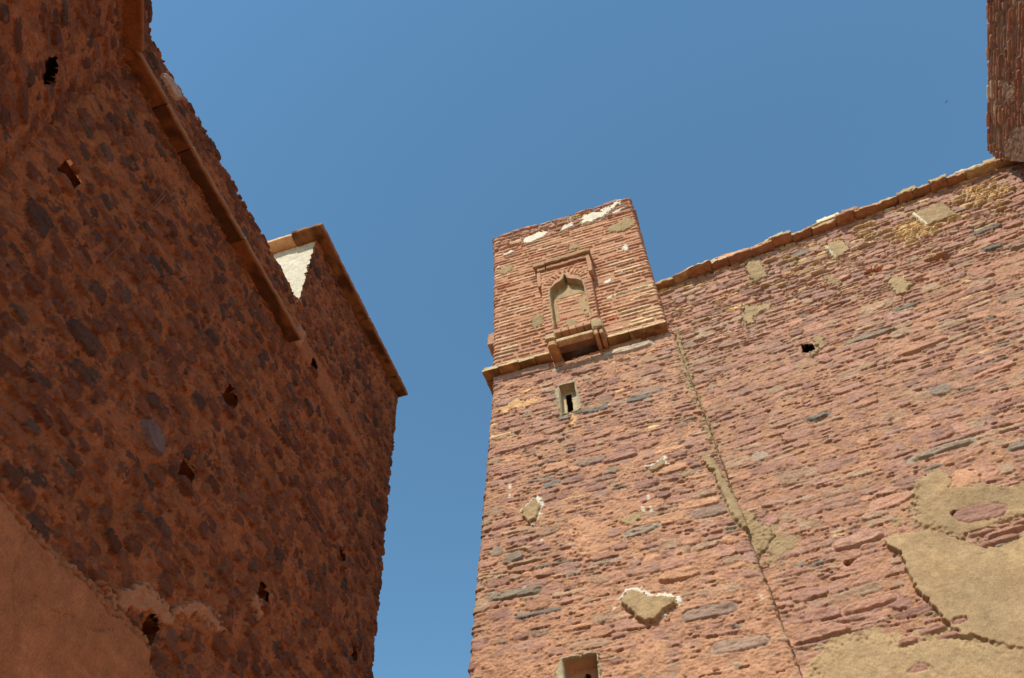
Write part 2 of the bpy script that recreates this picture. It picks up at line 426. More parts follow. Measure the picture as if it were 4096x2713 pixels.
def pick_shaft(s, z, w, h, r):
    t = r.random()
    if t < .06: return r.choice(GREYS) * r.uniform(.9, 1.1)
    if t < .13: return SALMON * 1.05
    if t < .145 and h < .08: return r.choice(OCHRE) * .95
    return r.choice(MAUVE) * r.uniform(.88, 1.12)
def pick_rw(s, z, w, h, r):
    t = r.random()
    py = .20 if z > 12.9 else (.07 if z > 12 else .012)
    if z > 12.6 and 3.3 < s < 6.2: py += .12
    if h < .085 and t < py: return r.choice(OCHRE) * r.uniform(.85, 1.05)
    if t > .975: return r.choice(GREYS) * r.uniform(.9, 1.2)
    return r.choice(MAUVE) * r.uniform(.88, 1.12)
def infill(m, n, sa, sb, za, zb, pick, lr=(.03, .09), hr=(.012, .03), hh=(.0, .03)):
    for _ in range(n):
        s, z = m.rnd.uniform(sa, sb), m.rnd.uniform(za, zb)
        m.stone(s, z, m.rnd.uniform(*lr), m.rnd.uniform(*hr), m.rnd.uniform(*hh), pick(s, z, .1, .05, m.rnd), rot=m.rnd.gauss(0, .15), p=3, bevel=.01, cuts=2)

# ================================================================== THE TOWER
tower = thing("tower", "tall square stone tower with a brick top storey and blind arched niche", "tower", (-1.5, 10.5, GZ))
def tp(o):  # keep world coordinates for children of an Empty that is not at the origin
    o.matrix_parent_inverse = o.parent.matrix_world.inverted() if False else Matrix.Translation(-o.parent.location)
    return o
# --- shaft: s=0 at left back, front from s=3.2 to s=6.5 (x = s - 6.25 at the top)
sm = Map(1.6, 7.4, GZ - .05, 12.62, .0095, 11, SALMON, SALMON2, .017)
# more clay mortar standing flush in the lower middle
cl = sstep(-(sm.Z0 - 8.6) / 2.5 + .6 * sm.n_big + .1) * .012
sm.H += (cl + 0.012 * np.clip(sm.n_mid, 0, 1)).astype(np.float32)
X0 = 6.25                                   # s = x + X0 on the front face
sm.courses(1.6, 7.4, GZ, 12.62, (.09, .22), (.14, .52), pick_shaft, hh=(.003, .024), gap=.004, split=.42, lay=.003, edge=.6, crev=.6, smear=.5, tilt=.14, under=.005, fill=(.96, 1.10))
infill(sm, 500, 3, 6.8, 4, 12.6, pick_shaft)
def sh(pts):
    out = []
    for x, z in pts:                       # the front face widens downwards
        q = (12.7 - z) / 14.3; xl, xr = -3.05 - .55 * q, .25 + .47 * q
        out.append((3.2 + 3.3 * (x - xl) / (xr - xl), z))
    return out
def st(m, x, z, a, b, h, col, **k): m.stone(x, z, a, b, h, col, force=True, **k)
st(sm, -2.55 + X0, 7.37, .35, .075, .035, GREYS[0], rot=-.03, p=6, cuts=0)
st(sm, -2.5 + X0, 10.35, .5, .08, .04, MAUVE[2] * 1.1, p=6, cuts=0)
st(sm, -.95 + X0, 7.95, .24, .075, .03, GREYS[1] * 1.15, rot=.06, p=4)
st(sm, -.6 + X0, 7.1, .26, .09, .045, SALMON * 1.05, p=5, cuts=1)
st(sm, -.55 + X0, 12.25, .45, .10, .05, GREYS[1] * 1.45 + .02, rot=.02, p=5, cuts=1)
st(sm, -.7 + X0, 11.98, .22, .022, .055, OCHRE[2], p=6, cuts=0)
st(sm, -1.35 + X0, 11.95, .30, .08, .045, MAUVE[4], p=5, cuts=1)
st(sm, -1.1 + X0, 9.55, .3, .10, .045, MAUVE[1], p=5, cuts=1)
for (x, z, a, b, i) in ((-.45, 10.9, .3, .1, 1), (-.4, 6.42, .28, .1, 0), (-1.5, 9.6, .25, .09, 0), (.0, 8.0, .3, .1, 0), (-.2, 5.9, .3, .09, 1)):
    st(sm, x + X0, z, a, b, .026, GREYS[i] * .6 + MAUVE[3] * .45, p=4, cuts=2)
sm.patch(sh([(-1.95, 8.55), (-1.6, 8.5), (-1.42, 8.22), (-1.4, 7.68), (-1.6, 7.55), (-1.85, 7.65), (-1.93, 7.93)]), .030, SALMON * 1.12, 0, .10, rough=.014, bev=.18, cover=.5)
sm.patch(sh([(-1.5, 5.95), (-1.3, 6.3), (-.9, 6.3), (-.75, 6.0), (-.9, 5.8), (-1.3, 5.8)]), .030, SALMON * 1.08, 0, .10, rough=.012, bev=.16, cover=.5)
YP = np.array((.68, .40, .20))
sm.patch(sh([(-2.98, 11.3), (-2.9, 11.5), (-2.6, 11.62), (-2.45, 11.5), (-2.3, 11.58), (-2.3, 11.38), (-2.6, 11.36)]), .03, YP, 0, .07, rough=.01)
sm.patch(sh([(-2.6, 11.75), (-2.45, 11.85), (-2.3, 11.85), (-2.4, 11.72)]), .03, YP, 0, .06, rough=.01)
sm.patch(sh([(-1.7, 10.85), (-1.6, 10.8), (-1.65, 10.5), (-1.75, 10.6)]), .03, YP, 0, .05)
for pts in ([(-.9, 12.05), (-.7, 12.1), (-.68, 12.02)],): pass
# white lime skirts with tan plaster flakes on them
def flake(pts, thick, lab, grow):
    P = np.array(pts); c = P.mean(0)
    sm.patch(sh([tuple(c + (p - c) * grow + (0.02, 0.03)) for p in P]), .03, WHITE * .95, 'lime_flake', .045, rough=.006)
    sm.patch(sh(pts), thick, TAN * 1.05, 'plaster_patch', .022, bev=.03, rough=.006, col2=TAN2 * 1.1)
flake([(-1.30, 6.84), (-1.22, 6.98), (-1.04, 6.94), (-.95, 6.83), (-.78, 6.79), (-.61, 6.72), (-.62, 6.62), (-.81, 6.54), (-.89, 6.44), (-1.05, 6.44), (-1.14, 6.54), (-1.25, 6.70)], .085, 2, 1.10)
flake([(-2.58, 8.85), (-2.45, 8.98), (-2.36, 9.05), (-2.28, 8.85), (-2.34, 8.6), (-2.47, 8.55), (-2.57, 8.72)], .06, 2, 1.16)
flake([(-.66, 9.12), (-.52, 9.15), (-.40, 9.25), (-.37, 9.08), (-.5, 9.02), (-.62, 9.0)], .05, 2, 1.22)
sm.patch(sh([(-1.2, 8.15), (-1.1, 8.28), (-.85, 8.3), (-.84, 8.15), (-1.0, 8.08)]), .03, TAN, 0, .06, rough=.008)
sm.patch(sh([(-.25, 8.86), (-.1, 8.9), (.0, 8.82), (-.1, 8.74)]), .03, TAN, 0, .06, rough=.008)
for (x, z) in ((-2.66, 9.46), (-2.66, 9.25), (-.77, 8.54), (-.86, 8.34), (-.77, 8.32), (-2.43, 7.42), (-2.65, 10.72), (.16, 6.47), (-1.39, 6.79), (-2.2, 8.2)):
    hh_ = .05 if z > 8.2 and z < 10 else .015        # bird droppings
    w = sm.win(x + X0 - .012, x + X0 + .008, z - hh_, z + hh_)
    sm.C[w] = .35 * sm.C[w] + .65 * WHITE * (1 + .2 * sm.n_fine[w][..., None])
for (x, z) in ((-2.21, 9.96), (-.56, 9.84)): sm.ellhole(x + X0, z, .035, .03, .06, np.array((.2, .06, .03)))
# slit window surround (grey lime) and its recess, small window below
GL = np.array((.40, .335, .22))
sm.patch(sh([(-1.96, 11.60), (-1.88, 11.73), (-1.57, 11.745), (-1.53, 11.4), (-1.50, 10.92), (-1.56, 10.86), (-1.89, 10.87), (-1.91, 11.2)]), .028, GL * .95, 'window_surround', .02, rough=.008, col2=GL * .75)
sm.patch(sh([(-1.86, 10.9), (-1.59, 10.9), (-1.59, 11.68), (-1.86, 11.68)]), -.16, np.array((.48, .38, .24)), 'window_recess', .0, bev=.0005, rough=.004)
sm.hole(sh([(-1.79, 10.90), (-1.69, 10.90), (-1.70, 11.60), (-1.80, 11.60)]), .165, SALMON2 * .5, .002, True)
sm.patch(sh([(-2.16, 6.14), (-2.10, 6.22), (-1.66, 6.22), (-1.63, 5.25), (-1.68, 5.2), (-2.12, 5.2), (-2.2, 5.9)]), .05, GL * .95, 'window_surround', .03, rough=.01, col2=GL * .8)
sm.patch(sh([(-2.07, 5.28), (-1.69, 5.28), (-1.69, 6.17), (-2.09, 6.17)]), -.20, SALMON * 1.1, 'window_recess', .0, bev=.0005, rough=.006)
sm.hole(sh([(-2.0, 5.35), (-1.83, 5.35), (-1.83, 6.06), (-1.88, 6.08), (-1.93, 6.02), (-2.0, 6.01)]), .25, SALMON2 * .5, .02, True)
# hole under the niche beam
sm.patch(sh([(.14, 9.0), (.22, 9.08), (.30, 9.0), (.33, 8.85), (.38, 8.5), (.42, 8.2), (.46, 7.95), (.48, 7.6), (.40, 7.5), (.31, 7.70), (.28, 7.9), (.25, 8.2), (.22, 8.5), (.22, 8.72), (.15, 8.86)]), .06, TAN, 'joint_plaster', .022, bev=.04, rough=.008)
sm.patch(sh([(.20, 12.0), (.33, 12.0), (.40, 10.2), (.46, 9.0), (.33, 9.0), (.28, 9.8), (.25, 10.5), (.22, 11.1)]), .030, TAN * .95, 'joint_plaster', .08, bev=.07, rough=.012, cover=.5)
sm.patch(sh([(.42, 7.5), (.5, 7.4), (.55, 6.5), (.60, 5.2), (.51, 5.2), (.43, 6.4), (.40, 7.1)]), .028, TAN * .95, 0, .08, bev=.07, rough=.012, cover=.5)
sm.hole(sh([(-1.74, 12.36), (-1.55, 12.40), (-1.3, 12.42), (-1.08, 12.46), (-1.08, 12.95), (-1.74, 12.95)]), .1, SALMON2 * .8, .015, True)
kS = dense([(1.65, 2.9, .05), (2.9, 6.75, .0105), (6.75, 7.3, .05)])
kZ = dense([(GZ, 5.2, .06), (5.2, 12.56, .0105)])
# node order runs so that the outward side is on the right: left side goes forward (towards the camera), then the front goes right
shaft_nodes = [(1.6, (-3.05, 10.65), (-3.60, 10.9)), (3.2, (-3.05, 9.05), (-3.60, 8.45)), (6.5, (.25, 9.05), (.72, 8.45)), (7.5, (.25, 10.05), (.72, 9.45))]
G = wall_grid(sm, kS, kZ, shaft_nodes, 12.7, GZ)
core = [boxc(-3.0, .2, 9.80, 12.0, GZ, 12.5, MAUVE[0])]
shaft = tp(emit("shaft", G, [0], M_ST, tower, core))
emit_labs(sm, G, M_PL, tower)
# --- top storey
bm_ = Map(0.0, 7.2, 12.3, 18.0, .0085, 23, SALMON * .95, SALMON2 * 1.1, .006, .32)
BX = 5.05                                  # s = x + BX on the front: front runs s=2.0 .. 5.24
def pick_brick(s, z, w, h, r):
    t = r.random()
    if t < .07: return np.array((.60, .42, .27)) * r.uniform(.85, 1.1)
    if t < .08: return np.array((.40, .14, .085))
    if z < 13.6 and s > 4.3 and t < .35: return np.array((.60, .44, .26))
    return r.choice(BRICK) * r.uniform(.85, 1.15)
def bricks(m, sa, sb, za, zb, pitch, lr, pick, seed=0, hh=(.014, .034)):
    r = m.rnd; z = za; m.fa = .006
    while z < zb:
        s = sa - r.uniform(0, .4); ph = pitch * r.uniform(.94, 1.06)
        th = ph * r.uniform(.60, .74)
        while s < sb:
            ln = r.uniform(*lr)
            if r.random() > .05:
                m.stone(s + ln / 2, z + ph * .5 + r.uniform(-.003, .003), ln / 2 - .004, th / 2 * r.uniform(.9, 1.08), r.uniform(*hh), pick(s, z, ln, th, r), rot=r.gauss(0, .006), p=9, cuts=0, bevel=.006, lay=.002, tilt=.03, edge=.42, base=-.012, under=.005, smear=.25)
            s += ln
        z += ph
bricks(bm_, 0, 7.2, 12.3, 17.2, .112, (.18, .7), pick_brick, hh=(.012, .030))
bm_.fa = .016
bm_.courses(0, 7.2, 17.15, 18.0, (.10, .2), (.15, .42), pick_rw, hh=(.02, .06), gap=.010, split=.25, lay=.005, under=.01, crev=.4)
def bx(pts): return [(x + BX, z) for x, z in pts]
bm_.patch(bx([(-2.35, 17.12), (-2.3, 17.3), (-1.95, 17.42), (-1.72, 17.3), (-1.85, 17.12), (-2.2, 17.02)]), .045, WHITE * .95, 'white_plaster_patch', .05)
bm_.patch(bx([(-.95, 17.2), (-1.0, 17.45), (-.8, 17.6), (-.55, 17.52), (-.3, 17.6), (-.1, 17.8), (.05, 17.8), (-.1, 17.55), (-.4, 17.3), (-.65, 17.2)]), .05, WHITE, 'white_plaster_patch', .07)
for q in ([(-1.5, 17.2), (-1.35, 17.4), (-1.15, 17.42), (-1.2, 17.25), (-1.4, 17.15)], [(-2.85, 16.85), (-2.6, 16.95), (-2.55, 16.85), (-2.8, 16.75)],
          [(-3.02, 16.3), (-2.92, 16.45), (-2.88, 16.3)], [(-.75, 14.55), (-.6, 14.62), (-.58, 14.5), (-.68, 14.45)], [(-.27, 15.72), (-.12, 15.75), (-.1, 15.5), (-.2, 15.5)],
          [(-.3, 17.28), (-.05, 17.4), (.05, 17.38), (-.2, 17.22)], [(-1.32, 17.62), (-1.2, 17.7), (-1.15, 17.6)], [(-.42, 14.72), (-.36, 14.78), (-.33, 14.7)]):
    bm_.patch(bx(q), .045, WHITE * .95, 0, .03)
for q in ([(-2.3, 13.75), (-2.25, 14.0), (-2.05, 14.05), (-2.0, 13.7), (-2.2, 13.6)], [(-.45, 16.5), (-.4, 16.75), (.1, 16.95), (.15, 16.5), (-.1, 16.35)],
          [(-2.95, 16.1), (-2.9, 16.35), (-2.65, 16.35), (-2.6, 16.1), (-2.8, 16.0)], [(-1.4, 16.25), (-1.35, 16.45), (-1.1, 16.4), (-1.15, 16.2)]):
    bm_.patch(bx(q), .028, TAN * .95, 0, .06, rough=.008)
st(bm_, -.28 + BX, 14.03, .50, .03, .035, np.array((.60, .55, .33)), rot=.02, p=8, cuts=0)
st(bm_, -.12 + BX, 13.72, .28, .035, .04, OCHRE[2], rot=.06, p=5, cuts=1)
st(bm_, -.75 + BX, 13.25, .1, .03, .03, np.array((.45, .08, .04)), p=5, cuts=1)
# projecting niche panel with the ogee arch
KP = 8.83 / 9
arch = [(x * KP, z * KP) for x, z in ((-1.835, 13.40), (-1.84, 14.1), (-1.855, 14.70), (-1.83, 14.88), (-1.74, 15.01), (-1.62, 15.07), (-1.555, 15.14), (-1.515, 15.30), (-1.475, 15.13), (-1.40, 15.05), (-1.29, 14.99), (-1.18, 14.84), (-1.155, 14.6), (-1.15, 14.0), (-1.145, 13.40))]
w, sd_ = bm_.poly_sd(bx([(-1.995, 12.9), (-.955, 12.9), (-.955, 15.46), (-1.995, 15.46)]), .004)
k = (sd_ < 0)
wa, sa_ = bm_.poly_sd(bx(arch), .004, pad=1.2)
full = np.full((bm_.ny, bm_.nx), 9.0); full[wa] = sa_
inarch = full < 0
lip = (full >= 0) & (full < .035) & (bm_.Z0 > 13.2)
msk = np.zeros((bm_.ny, bm_.nx), bool); msk[w] = k
# radiating bricks over the arch
zone = msk & (np.hypot((bm_.S0 - (-1.485 + BX)) / .50, (bm_.Z0 - 14.72) / .50) < 1) & (bm_.Z0 > 14.7)
bm_.H[zone] = np.minimum(bm_.H[zone], 0.004); bm_.C[zone] = SALMON * 1.0 * (1 + .2 * bm_.n_small[zone][:, None])
for i in range(13):
    a = R(20 + i * 140 / 12); r0 = .36 + (.10 if 4 < i < 8 else 0)
    bm_.stone(-1.485 + BX + (r0 + .01) * math.cos(a) * 1.08, 14.67 + r0 * math.sin(a) * 1.12, .10, .026, .04, bm_.rnd.choice(BRICK), rot=a, p=6, cuts=0, bevel=.007, lay=.002, force=False)
bm_.H = np.where(msk & ~inarch, bm_.H * .8 + .17, bm_.H)
bm_.H = np.where(inarch, bm_.H * .7 + .0, bm_.H)
bm_.H = np.where(msk & lip, .195 + .004 * bm_.n_small, bm_.H)
bm_.C = np.where((msk & lip)[..., None], TAN * 1.0, bm_.C)
bm_.L[msk] = 3; bm_.L[inarch] = 4
# lime render left round the edge of the niche back
rnd_ = inarch & (((full > -.09) & (bm_.n_mid + bm_.n_small > -.35)) | (bm_.Z0 > 14.42) | ((bm_.S0 > -1.30 + BX) & (bm_.Z0 > 13.7) & (bm_.Z0 < 14.3) & (bm_.n_small > -.3)))
bm_.H = np.where(rnd_, .022 + .003 * bm_.n_small, bm_.H); bm_.C = np.where(rnd_[..., None], TAN * (1 + .1 * bm_.n_small[..., None]), bm_.C)
for q in ([(-1.6, 13.3), (-1.6, 13.6), (-1.4, 13.6), (-1.38, 13.3)],):
    bm_.patch(bx(q), .026, TAN * .95, 4, .05, rough=.005)
topn = vnoise(1, 800, 1, 12, np.random.default_rng(5))[0]
topn2 = vnoise(1, 800, 1, 45, np.random.default_rng(6))[0]
def keepb(S, Z):
    t = 17.80 + .035 * np.interp(S, np.linspace(0, 7.2, 800), topn) + .03 * np.interp(S, np.linspace(0, 7.2, 800), topn2)
    return (Z < t) & ~((S - BX > -1.76) & (S - BX < -1.07) & (Z < 12.93))
bm_.C = np.clip(bm_.C, 0, 1)
kS = dense([(.3, 1.9, .03), (1.9, 5.35, .009), (5.35, 7.0, .03)])
kZ = dense([(12.50, 17.9, .009)])
box_nodes = [(0.0, (-3.05, 11.0), (-3.05, 11.0)), (2.0, (-3.05, 9.0), (-3.05, 9.0)), (5.24, (.19, 9.0), (.19, 9.0)), (7.2, (.19, 10.96), (.19, 10.96))]
G = wall_grid(bm_, kS, kZ, box_nodes, 17.8, 12.7, keepb)
up = tp(emit("top_storey", G, [0], M_BR, tower, [boxc(-2.98, .12, 9.07, 10.7, 13.0, 17.74, MAUVE[0])]))
emit_labs(bm_, G, M_PL, tower)
ni = tp(emit("niche_panel", G, [3], M_BR, tower))
tp(emit("niche_back", G, [4], M_BR, tower))
# mouldings over the niche
r = random.Random(4)
EW = np.array((.36, .24, .15))
MO = np.array((.34, .21, .12))
tp(rb("moulding", -2.11, -1.85, 8.72, 9.02, 15.47, 15.60, M_PL, tower, MO, seed=1, amp=.014, step=.03))
tp(rb("moulding", -1.835, -.88, 8.70, 9.02, 15.47, 15.60, M_PL, tower, MO, seed=2, amp=.014, step=.03))
tp(rb("moulding", -2.04, -1.86, 8.77, 9.02, 15.35, 15.462, M_PL, tower, MO, seed=3, amp=.01, step=.03))
tp(rb("moulding", -1.84, -.92, 8.76, 9.02, 15.35, 15.462, M_BR, tower, SALMON * .8, seed=4, amp=.012, step=.03))
tp(rb("moulding", -.985, -.90, 8.74, 9.02, 14.75, 15.345, M_BR, tower, SALMON * .85, seed=5, amp=.01, step=.03))
tp(rb("moulding", -2.06, -1.98, 8.80, 9.02, 14.80, 15.345, M_BR, tower, SALMON * .9, seed=6, amp=.01, step=.03))
# sill of upright bricks, wooden beam, corbel ends
xs = -1.80
for i in range(5):
    wdt = .142
    tp(rb("sill_brick", xs + .004, xs + wdt - .004, 8.66, 8.88, 12.80, 12.91, M_BR, tower, np.array((.48, .27, .16)) * r.uniform(.85, 1.1), seed=20 + i, amp=.006, step=.03)); xs += wdt
tp(rb("sill", -1.80, -1.09, 8.79, 9.0, 12.60, 12.79, M_BR, tower, MAUVE[1] * .9, seed=30, amp=.014, step=.03))
tp(rb("wooden_beam", -1.76, -1.08, 8.63, 8.77, 12.49, 12.575, M_WD, tower, np.array((.50, .36, .21)), seed=31, amp=.006, step=.03))
tp(rb("wooden_corbel", -1.93, -1.76, 8.64, 9.5, 12.43, 12.60, M_WD, tower, np.array((.46, .25, .12)), seed=32, amp=.008, step=.04, rnd=.05))
tp(rb("corbel_cap", -1.95, -1.77, 8.60, 8.98, 12.61, 12.76, M_PL, tower, np.array((.42, .31, .19)), seed=33, amp=.014, step=.03, rnd=.03))
tp(rb("corbel_cap", -1.08, -.885, 8.62, 8.98, 12.60, 12.88, M_PL, tower, TAN, seed=34, amp=.018, step=.03, rnd=.03))
tp(rb("wooden_corbel", -1.075, -.99, 8.64, 9.5, 12.42, 12.59, M_WD, tower, np.array((.46, .25, .13)), seed=35, amp=.01, step=.04, rnd=.03))
tp(rb("wooden_corbel", -.98, -.89, 8.66, 9.5, 12.43, 12.59, M_WD, tower, np.array((.42, .23, .12)), seed=36, amp=.01, step=.04, rnd=.03))
tp(rb("rubble_stone", -1.62, -1.25, 9.15, 9.5, 12.35, 12.60, M_ST, tower, SALMON2, seed=37, amp=.03, rnd=.06))
# ledge of thin slabs at the foot of the top storey
LC = np.array((.40, .225, .10))
def ledge(x0, x1, n, sd0, nm="ledge_slab"):
    e = sorted([x0, x1] + [x0 + (x1 - x0) * (i + 1) / n + r.uniform(-.06, .06) for i in range(n - 1)])
    for i in range(n):
        tp(rb(nm, e[i], e[i + 1] - .005, 8.82 + r.uniform(-.012, .02), 9.07, 12.475 + r.uniform(-.006, .006), 12.545 + r.uniform(-.006, .006), M_PL, tower, LC * r.uniform(.9, 1.1), seed=sd0 + i, amp=.009, step=.03, lipy=np.array((.56, .42, .25)), mott=LC * .55))  # front edge painted cream to read as sunlit
ledge(-3.23, -1.94, 4, 40); ledge(-.88, .20, 3, 60)
for i, (a, b_) in enumerate(((-3.20, -2.95), (-2.75, -2.05), (-.86, -.45))):
    tp(rb("ledge_slab", a, b_, 8.85, 9.05, 12.556, 12.60, M_PL, tower, OCHRE[1] * .95, seed=50 + i, amp=.010, step=.03))
ys = 9.08
for i in range(5):
    tp(rb("ledge_slab", -3.24 + r.uniform(-.02, .02), -3.02, ys, ys + .43, 12.47, 12.54, M_PL, tower, LC * r.uniform(.85, 1.05), seed=70 + i, amp=.012, step=.03)); ys += .44
tp(rb("ledge_fascia", -3.07, -2.0, 8.99, 9.1, 12.28, 12.465, M_ST, tower, MAUVE[4] * 1.15, seed=77, amp=.014, step=.035))
tp(rb("side_bracket", -3.20, -3.03, 9.02, 9.35, 13.55, 13.95, M_BR, tower, SALMON * .9, seed=80, amp=.015, step=.04, rnd=.03))
# roof rubble on top
for i in range(18):
    x = r.uniform(-2.95, -.05); a = r.uniform(.10, .22)
    tp(rb("capping_stone", x - a / 2, x + a / 2, 9.03, 9.3, 17.7, 17.80 + r.uniform(.0, .07), M_ST, tower, r.choice(MAUVE + [SALMON]) * r.uniform(.9, 1.1), seed=90 + i, amp=.018, step=.04, rnd=.03))

# ================================================================== THE SUNLIT WALL
ex = np.array((6.27, -.56)); ex /= np.linalg.norm(ex)
rw = thing("courtyard_wall", "long sunlit wall of flat red-brown slabs with peeling tan plaster, right of the tower", "wall", (4.0, 9.0, GZ))
wm = Map(-.5, 8.2, GZ - .05, 14.2, .0095, 37, SALMON * .88, SALMON2 * .92, .013)
wm.H += (.006 * sstep((10.9 - wm.Z0) / 2.0 + .5 * wm.n_big) - .016 * sstep((wm.Z0 - 11.5) / 1.2)).astype(np.float32)
wm.courses(-.5, 8.2, GZ, 11.6, (.09, .22), (.16, .60), pick_rw, hh=(.005, .026), gap=.002, split=.45, lay=.003, edge=.5, crev=.65, smear=.3, tilt=.16, under=.005, fill=(1.0, 1.12))
wm.courses(-.5, 8.2, 11.6, 14.1, (.08, .19), (.14, .42), pick_rw, hh=(.006, .034), gap=.002, split=.48, lay=.004, edge=.5, crev=.9, smear=.2, tilt=.16, under=.008, fill=(1.0, 1.14))
infill(wm, 700, 0, 7.6, 4, 14, pick_rw)
st(wm, 3.3, 10.1, .42, .085, .05, MAUVE[5] * 1.1, rot=.03, p=6, cuts=1)
st(wm, 5.07, 11.84, .17, .06, .05, GREYS[2], rot=-.05, p=4)
st(wm, 5.4, 11.65, .16, .05, .05, GREYS[1], rot=-.05, p=4)
st(wm, 1.55, 9.32, .2, .05, .045, GREYS[2], rot=.02, p=4)
st(wm, 2.8, 8.06, .48, .06, .045, GREYS[1], rot=.04, p=5)
st(wm, 3.6, 7.75, .2, .07, .045, GREYS[0], rot=.02, p=4)
st(wm, 1.35, 7.05, .33, .09, .05, MAUVE[4] * 1.1, rot=.06, p=4)
st(wm, .55, 5.95, .35, .09, .05, MAUVE[2], rot=.03, p=5)
st(wm, 1.15, 6.15, .35, .07, .05, MAUVE[2] * 1.1, rot=.03, p=5)
for i in range(46):   # bundles of thin ochre slabs under the coping
    s = wm.rnd.choice((4.05, 4.25, 5.45, 5.6, 1.9, 2.2, 4.3)) + wm.rnd.gauss(0, .3); z = 13.25 + wm.rnd.gauss(0, .32)
    if z < 13.95: wm.stone(s, z, wm.rnd.uniform(.08, .2), .018, .07, wm.rnd.choice(OCHRE) * wm.rnd.uniform(.9, 1.1), rot=wm.rnd.gauss(.0, .03), p=6, cuts=0, bevel=.008, lay=.002)
for (sa, z0_, z1_) in ((4.15, 12.75, 13.35), (5.5, 13.2, 13.75)):
    z = z0_
    while z < z1_:
        s = sa - wm.rnd.uniform(0, .1)
        for q in range(3):
            ln = wm.rnd.uniform(.14, .26)
            wm.stone(s + ln / 2, z, ln / 2 - .004, .02, .062, wm.rnd.choice(OCHRE) * wm.rnd.uniform(.9, 1.1), rot=.01, p=8, cuts=0, bevel=.008, lay=.002, force=True)
            s += ln
        z += .062
# plaster
P1 = TAN * 1.0
wm.patch([(4.57, 13.56), (5.06, 13.62), (5.1, 13.05), (4.55, 13.04)], .05, TAN * .95, 'plaster_patch', .03, rough=.009, bev=.02)
wm.patch([(4.50, 13.52), (4.57, 13.56), (4.60, 13.04), (4.55, 13.02)], .07, CREAM, 0, .02)
wm.patch([(2.99, 13.58), (3.28, 13.52), (3.30, 13.12), (3.0, 13.04)], .05, TAN * 1.05, 'plaster_patch', .03, rough=.008)
wm.patch([(2.94, 13.5), (3.0, 13.5), (3.03, 13.05), (2.99, 13.02)], .06, CREAM, 0, .02)
wm.patch([(1.59, 14.01), (1.82, 13.91), (1.85, 13.21), (1.52, 13.16)], .045, TAN * .95, 'plaster_patch', .05, rough=.009)
wm.patch([(3.43, 11.86), (3.6, 11.95), (3.74, 11.85), (3.75, 11.56), (3.6, 11.42), (3.45, 11.48)], .05, TAN * 1.12, 'plaster_patch', .05, rough=.009)
wm.patch([(1.21, 12.65), (1.35, 12.5), (1.73, 12.38), (1.6, 12.2), (1.35, 12.2), (1.3, 12.0), (1.05, 12.1), (1.15, 12.3)], .04, TAN, 'plaster_patch', .07, rough=.009)
wm.patch([(2.62, 12.6), (2.75, 12.62), (2.85, 12.3), (2.78, 12.2), (2.68, 12.35)], .035, TAN * .9, 0, .06, rough=.009)
wm.patch([(1.98, 11.1), (2.15, 11.1), (2.12, 10.8), (1.85, 10.65), (1.82, 10.75), (1.98, 10.8)], .04, TAN, 'plaster_patch', .05, rough=.008)
up_ = [(1.91, 7.0), (2.0, 7.2), (2.09, 7.41), (2.2, 7.62), (2.26, 7.76), (2.4, 7.76), (2.52, 7.86), (2.72, 7.74), (2.72, 7.5), (2.97, 7.36), (3.14, 7.24), (3.35, 7.22), (3.8, 7.2), (3.9, 6.75), (3.3, 6.62), (3.05, 6.66), (2.85, 6.72), (2.75, 6.62), (2.6, 6.55), (2.4, 6.6), (2.3, 6.62), (2.22, 6.8)]
wm.patch(up_, .046, P1 * .98, 'plaster_patch', .07, rough=.006, bev=.12, follow=.0, cover=.5, col2=TAN2 * 1.1)
wm.patch([(1.85, 6.95), (1.62, 6.78), (1.75, 6.55), (1.85, 6.62), (1.95, 6.55), (2.0, 6.8)], .03, P1 * .95, 0, .08, rough=.01, cover=.5)
wm.patch([(2.57, 7.39), (2.70, 7.62), (2.84, 7.66), (2.98, 7.53), (2.9, 7.36)], .04, SALMON * 1.15, 0, .04)
wm.H[wm.win(2.45, 3.0, 6.76, 7.12)] *= 1.0
wm.patch([(2.42, 7.03), (2.49, 7.06), (2.53, 7.0), (2.46, 6.95)], -.06, MAUVE[6] * .7, 0, .02)
st(wm, 2.72, 6.93, .27, .14, .050, MAUVE[3] * .95, rot=.02, p=2.8, cuts=3, base=.03)
for (s, z, a) in ((2.62, 6.66, .2), (2.85, 6.6, .3), (2.75, 6.5, .3), (3.1, 6.66, .2)):
    st(wm, s, z, a, .045, .05, MAUVE[0] * .95, rot=.0, p=4, cuts=2)
main_ = [(1.58, 6.85), (1.70, 6.94), (1.83, 6.90), (2.1, 6.88), (2.24, 6.77), (2.40, 6.56), (2.55, 6.42), (2.8, 6.40), (3.0, 6.5), (3.3, 6.5), (4.2, 6.5), (4.2, 5.0), (2.3, 5.15), (2.0, 5.40), (1.85, 5.48), (1.76, 5.78), (1.70, 6.10), (1.67, 6.4), (1.70, 6.68)]
wm.patch(main_, .080, TAN * 1.1, 'plaster_patch', .030, bev=.012, rough=.004, col2=TAN2 * 1.1)
wm.patch([(1.9, 6.7), (2.3, 6.6), (2.6, 6.2), (2.9, 6.1), (2.7, 5.7), (2.2, 5.7), (2.0, 6.1)], .082, TAN * np.array((1.0, 1.04, .98)), None, .2, bev=.1, rough=.003, col2=TAN * .92) if False else None
low_ = [(.10, 5.60), (.25, 5.74), (.45, 5.82), (.65, 5.95), (.85, 5.9), (1.06, 5.96), (1.25, 5.78), (1.35, 5.7), (1.5, 5.78), (1.65, 5.78), (1.9, 5.6), (2.3, 5.42), (4.2, 5.6), (4.2, 1.5), (.3, 1.5), (.2, 4.6)]
wm.patch(low_, .062, TAN * 1.05, 'plaster_patch', .09, bev=.30, rough=.006, follow=.0, cover=.5, col2=TAN2 * 1.15)
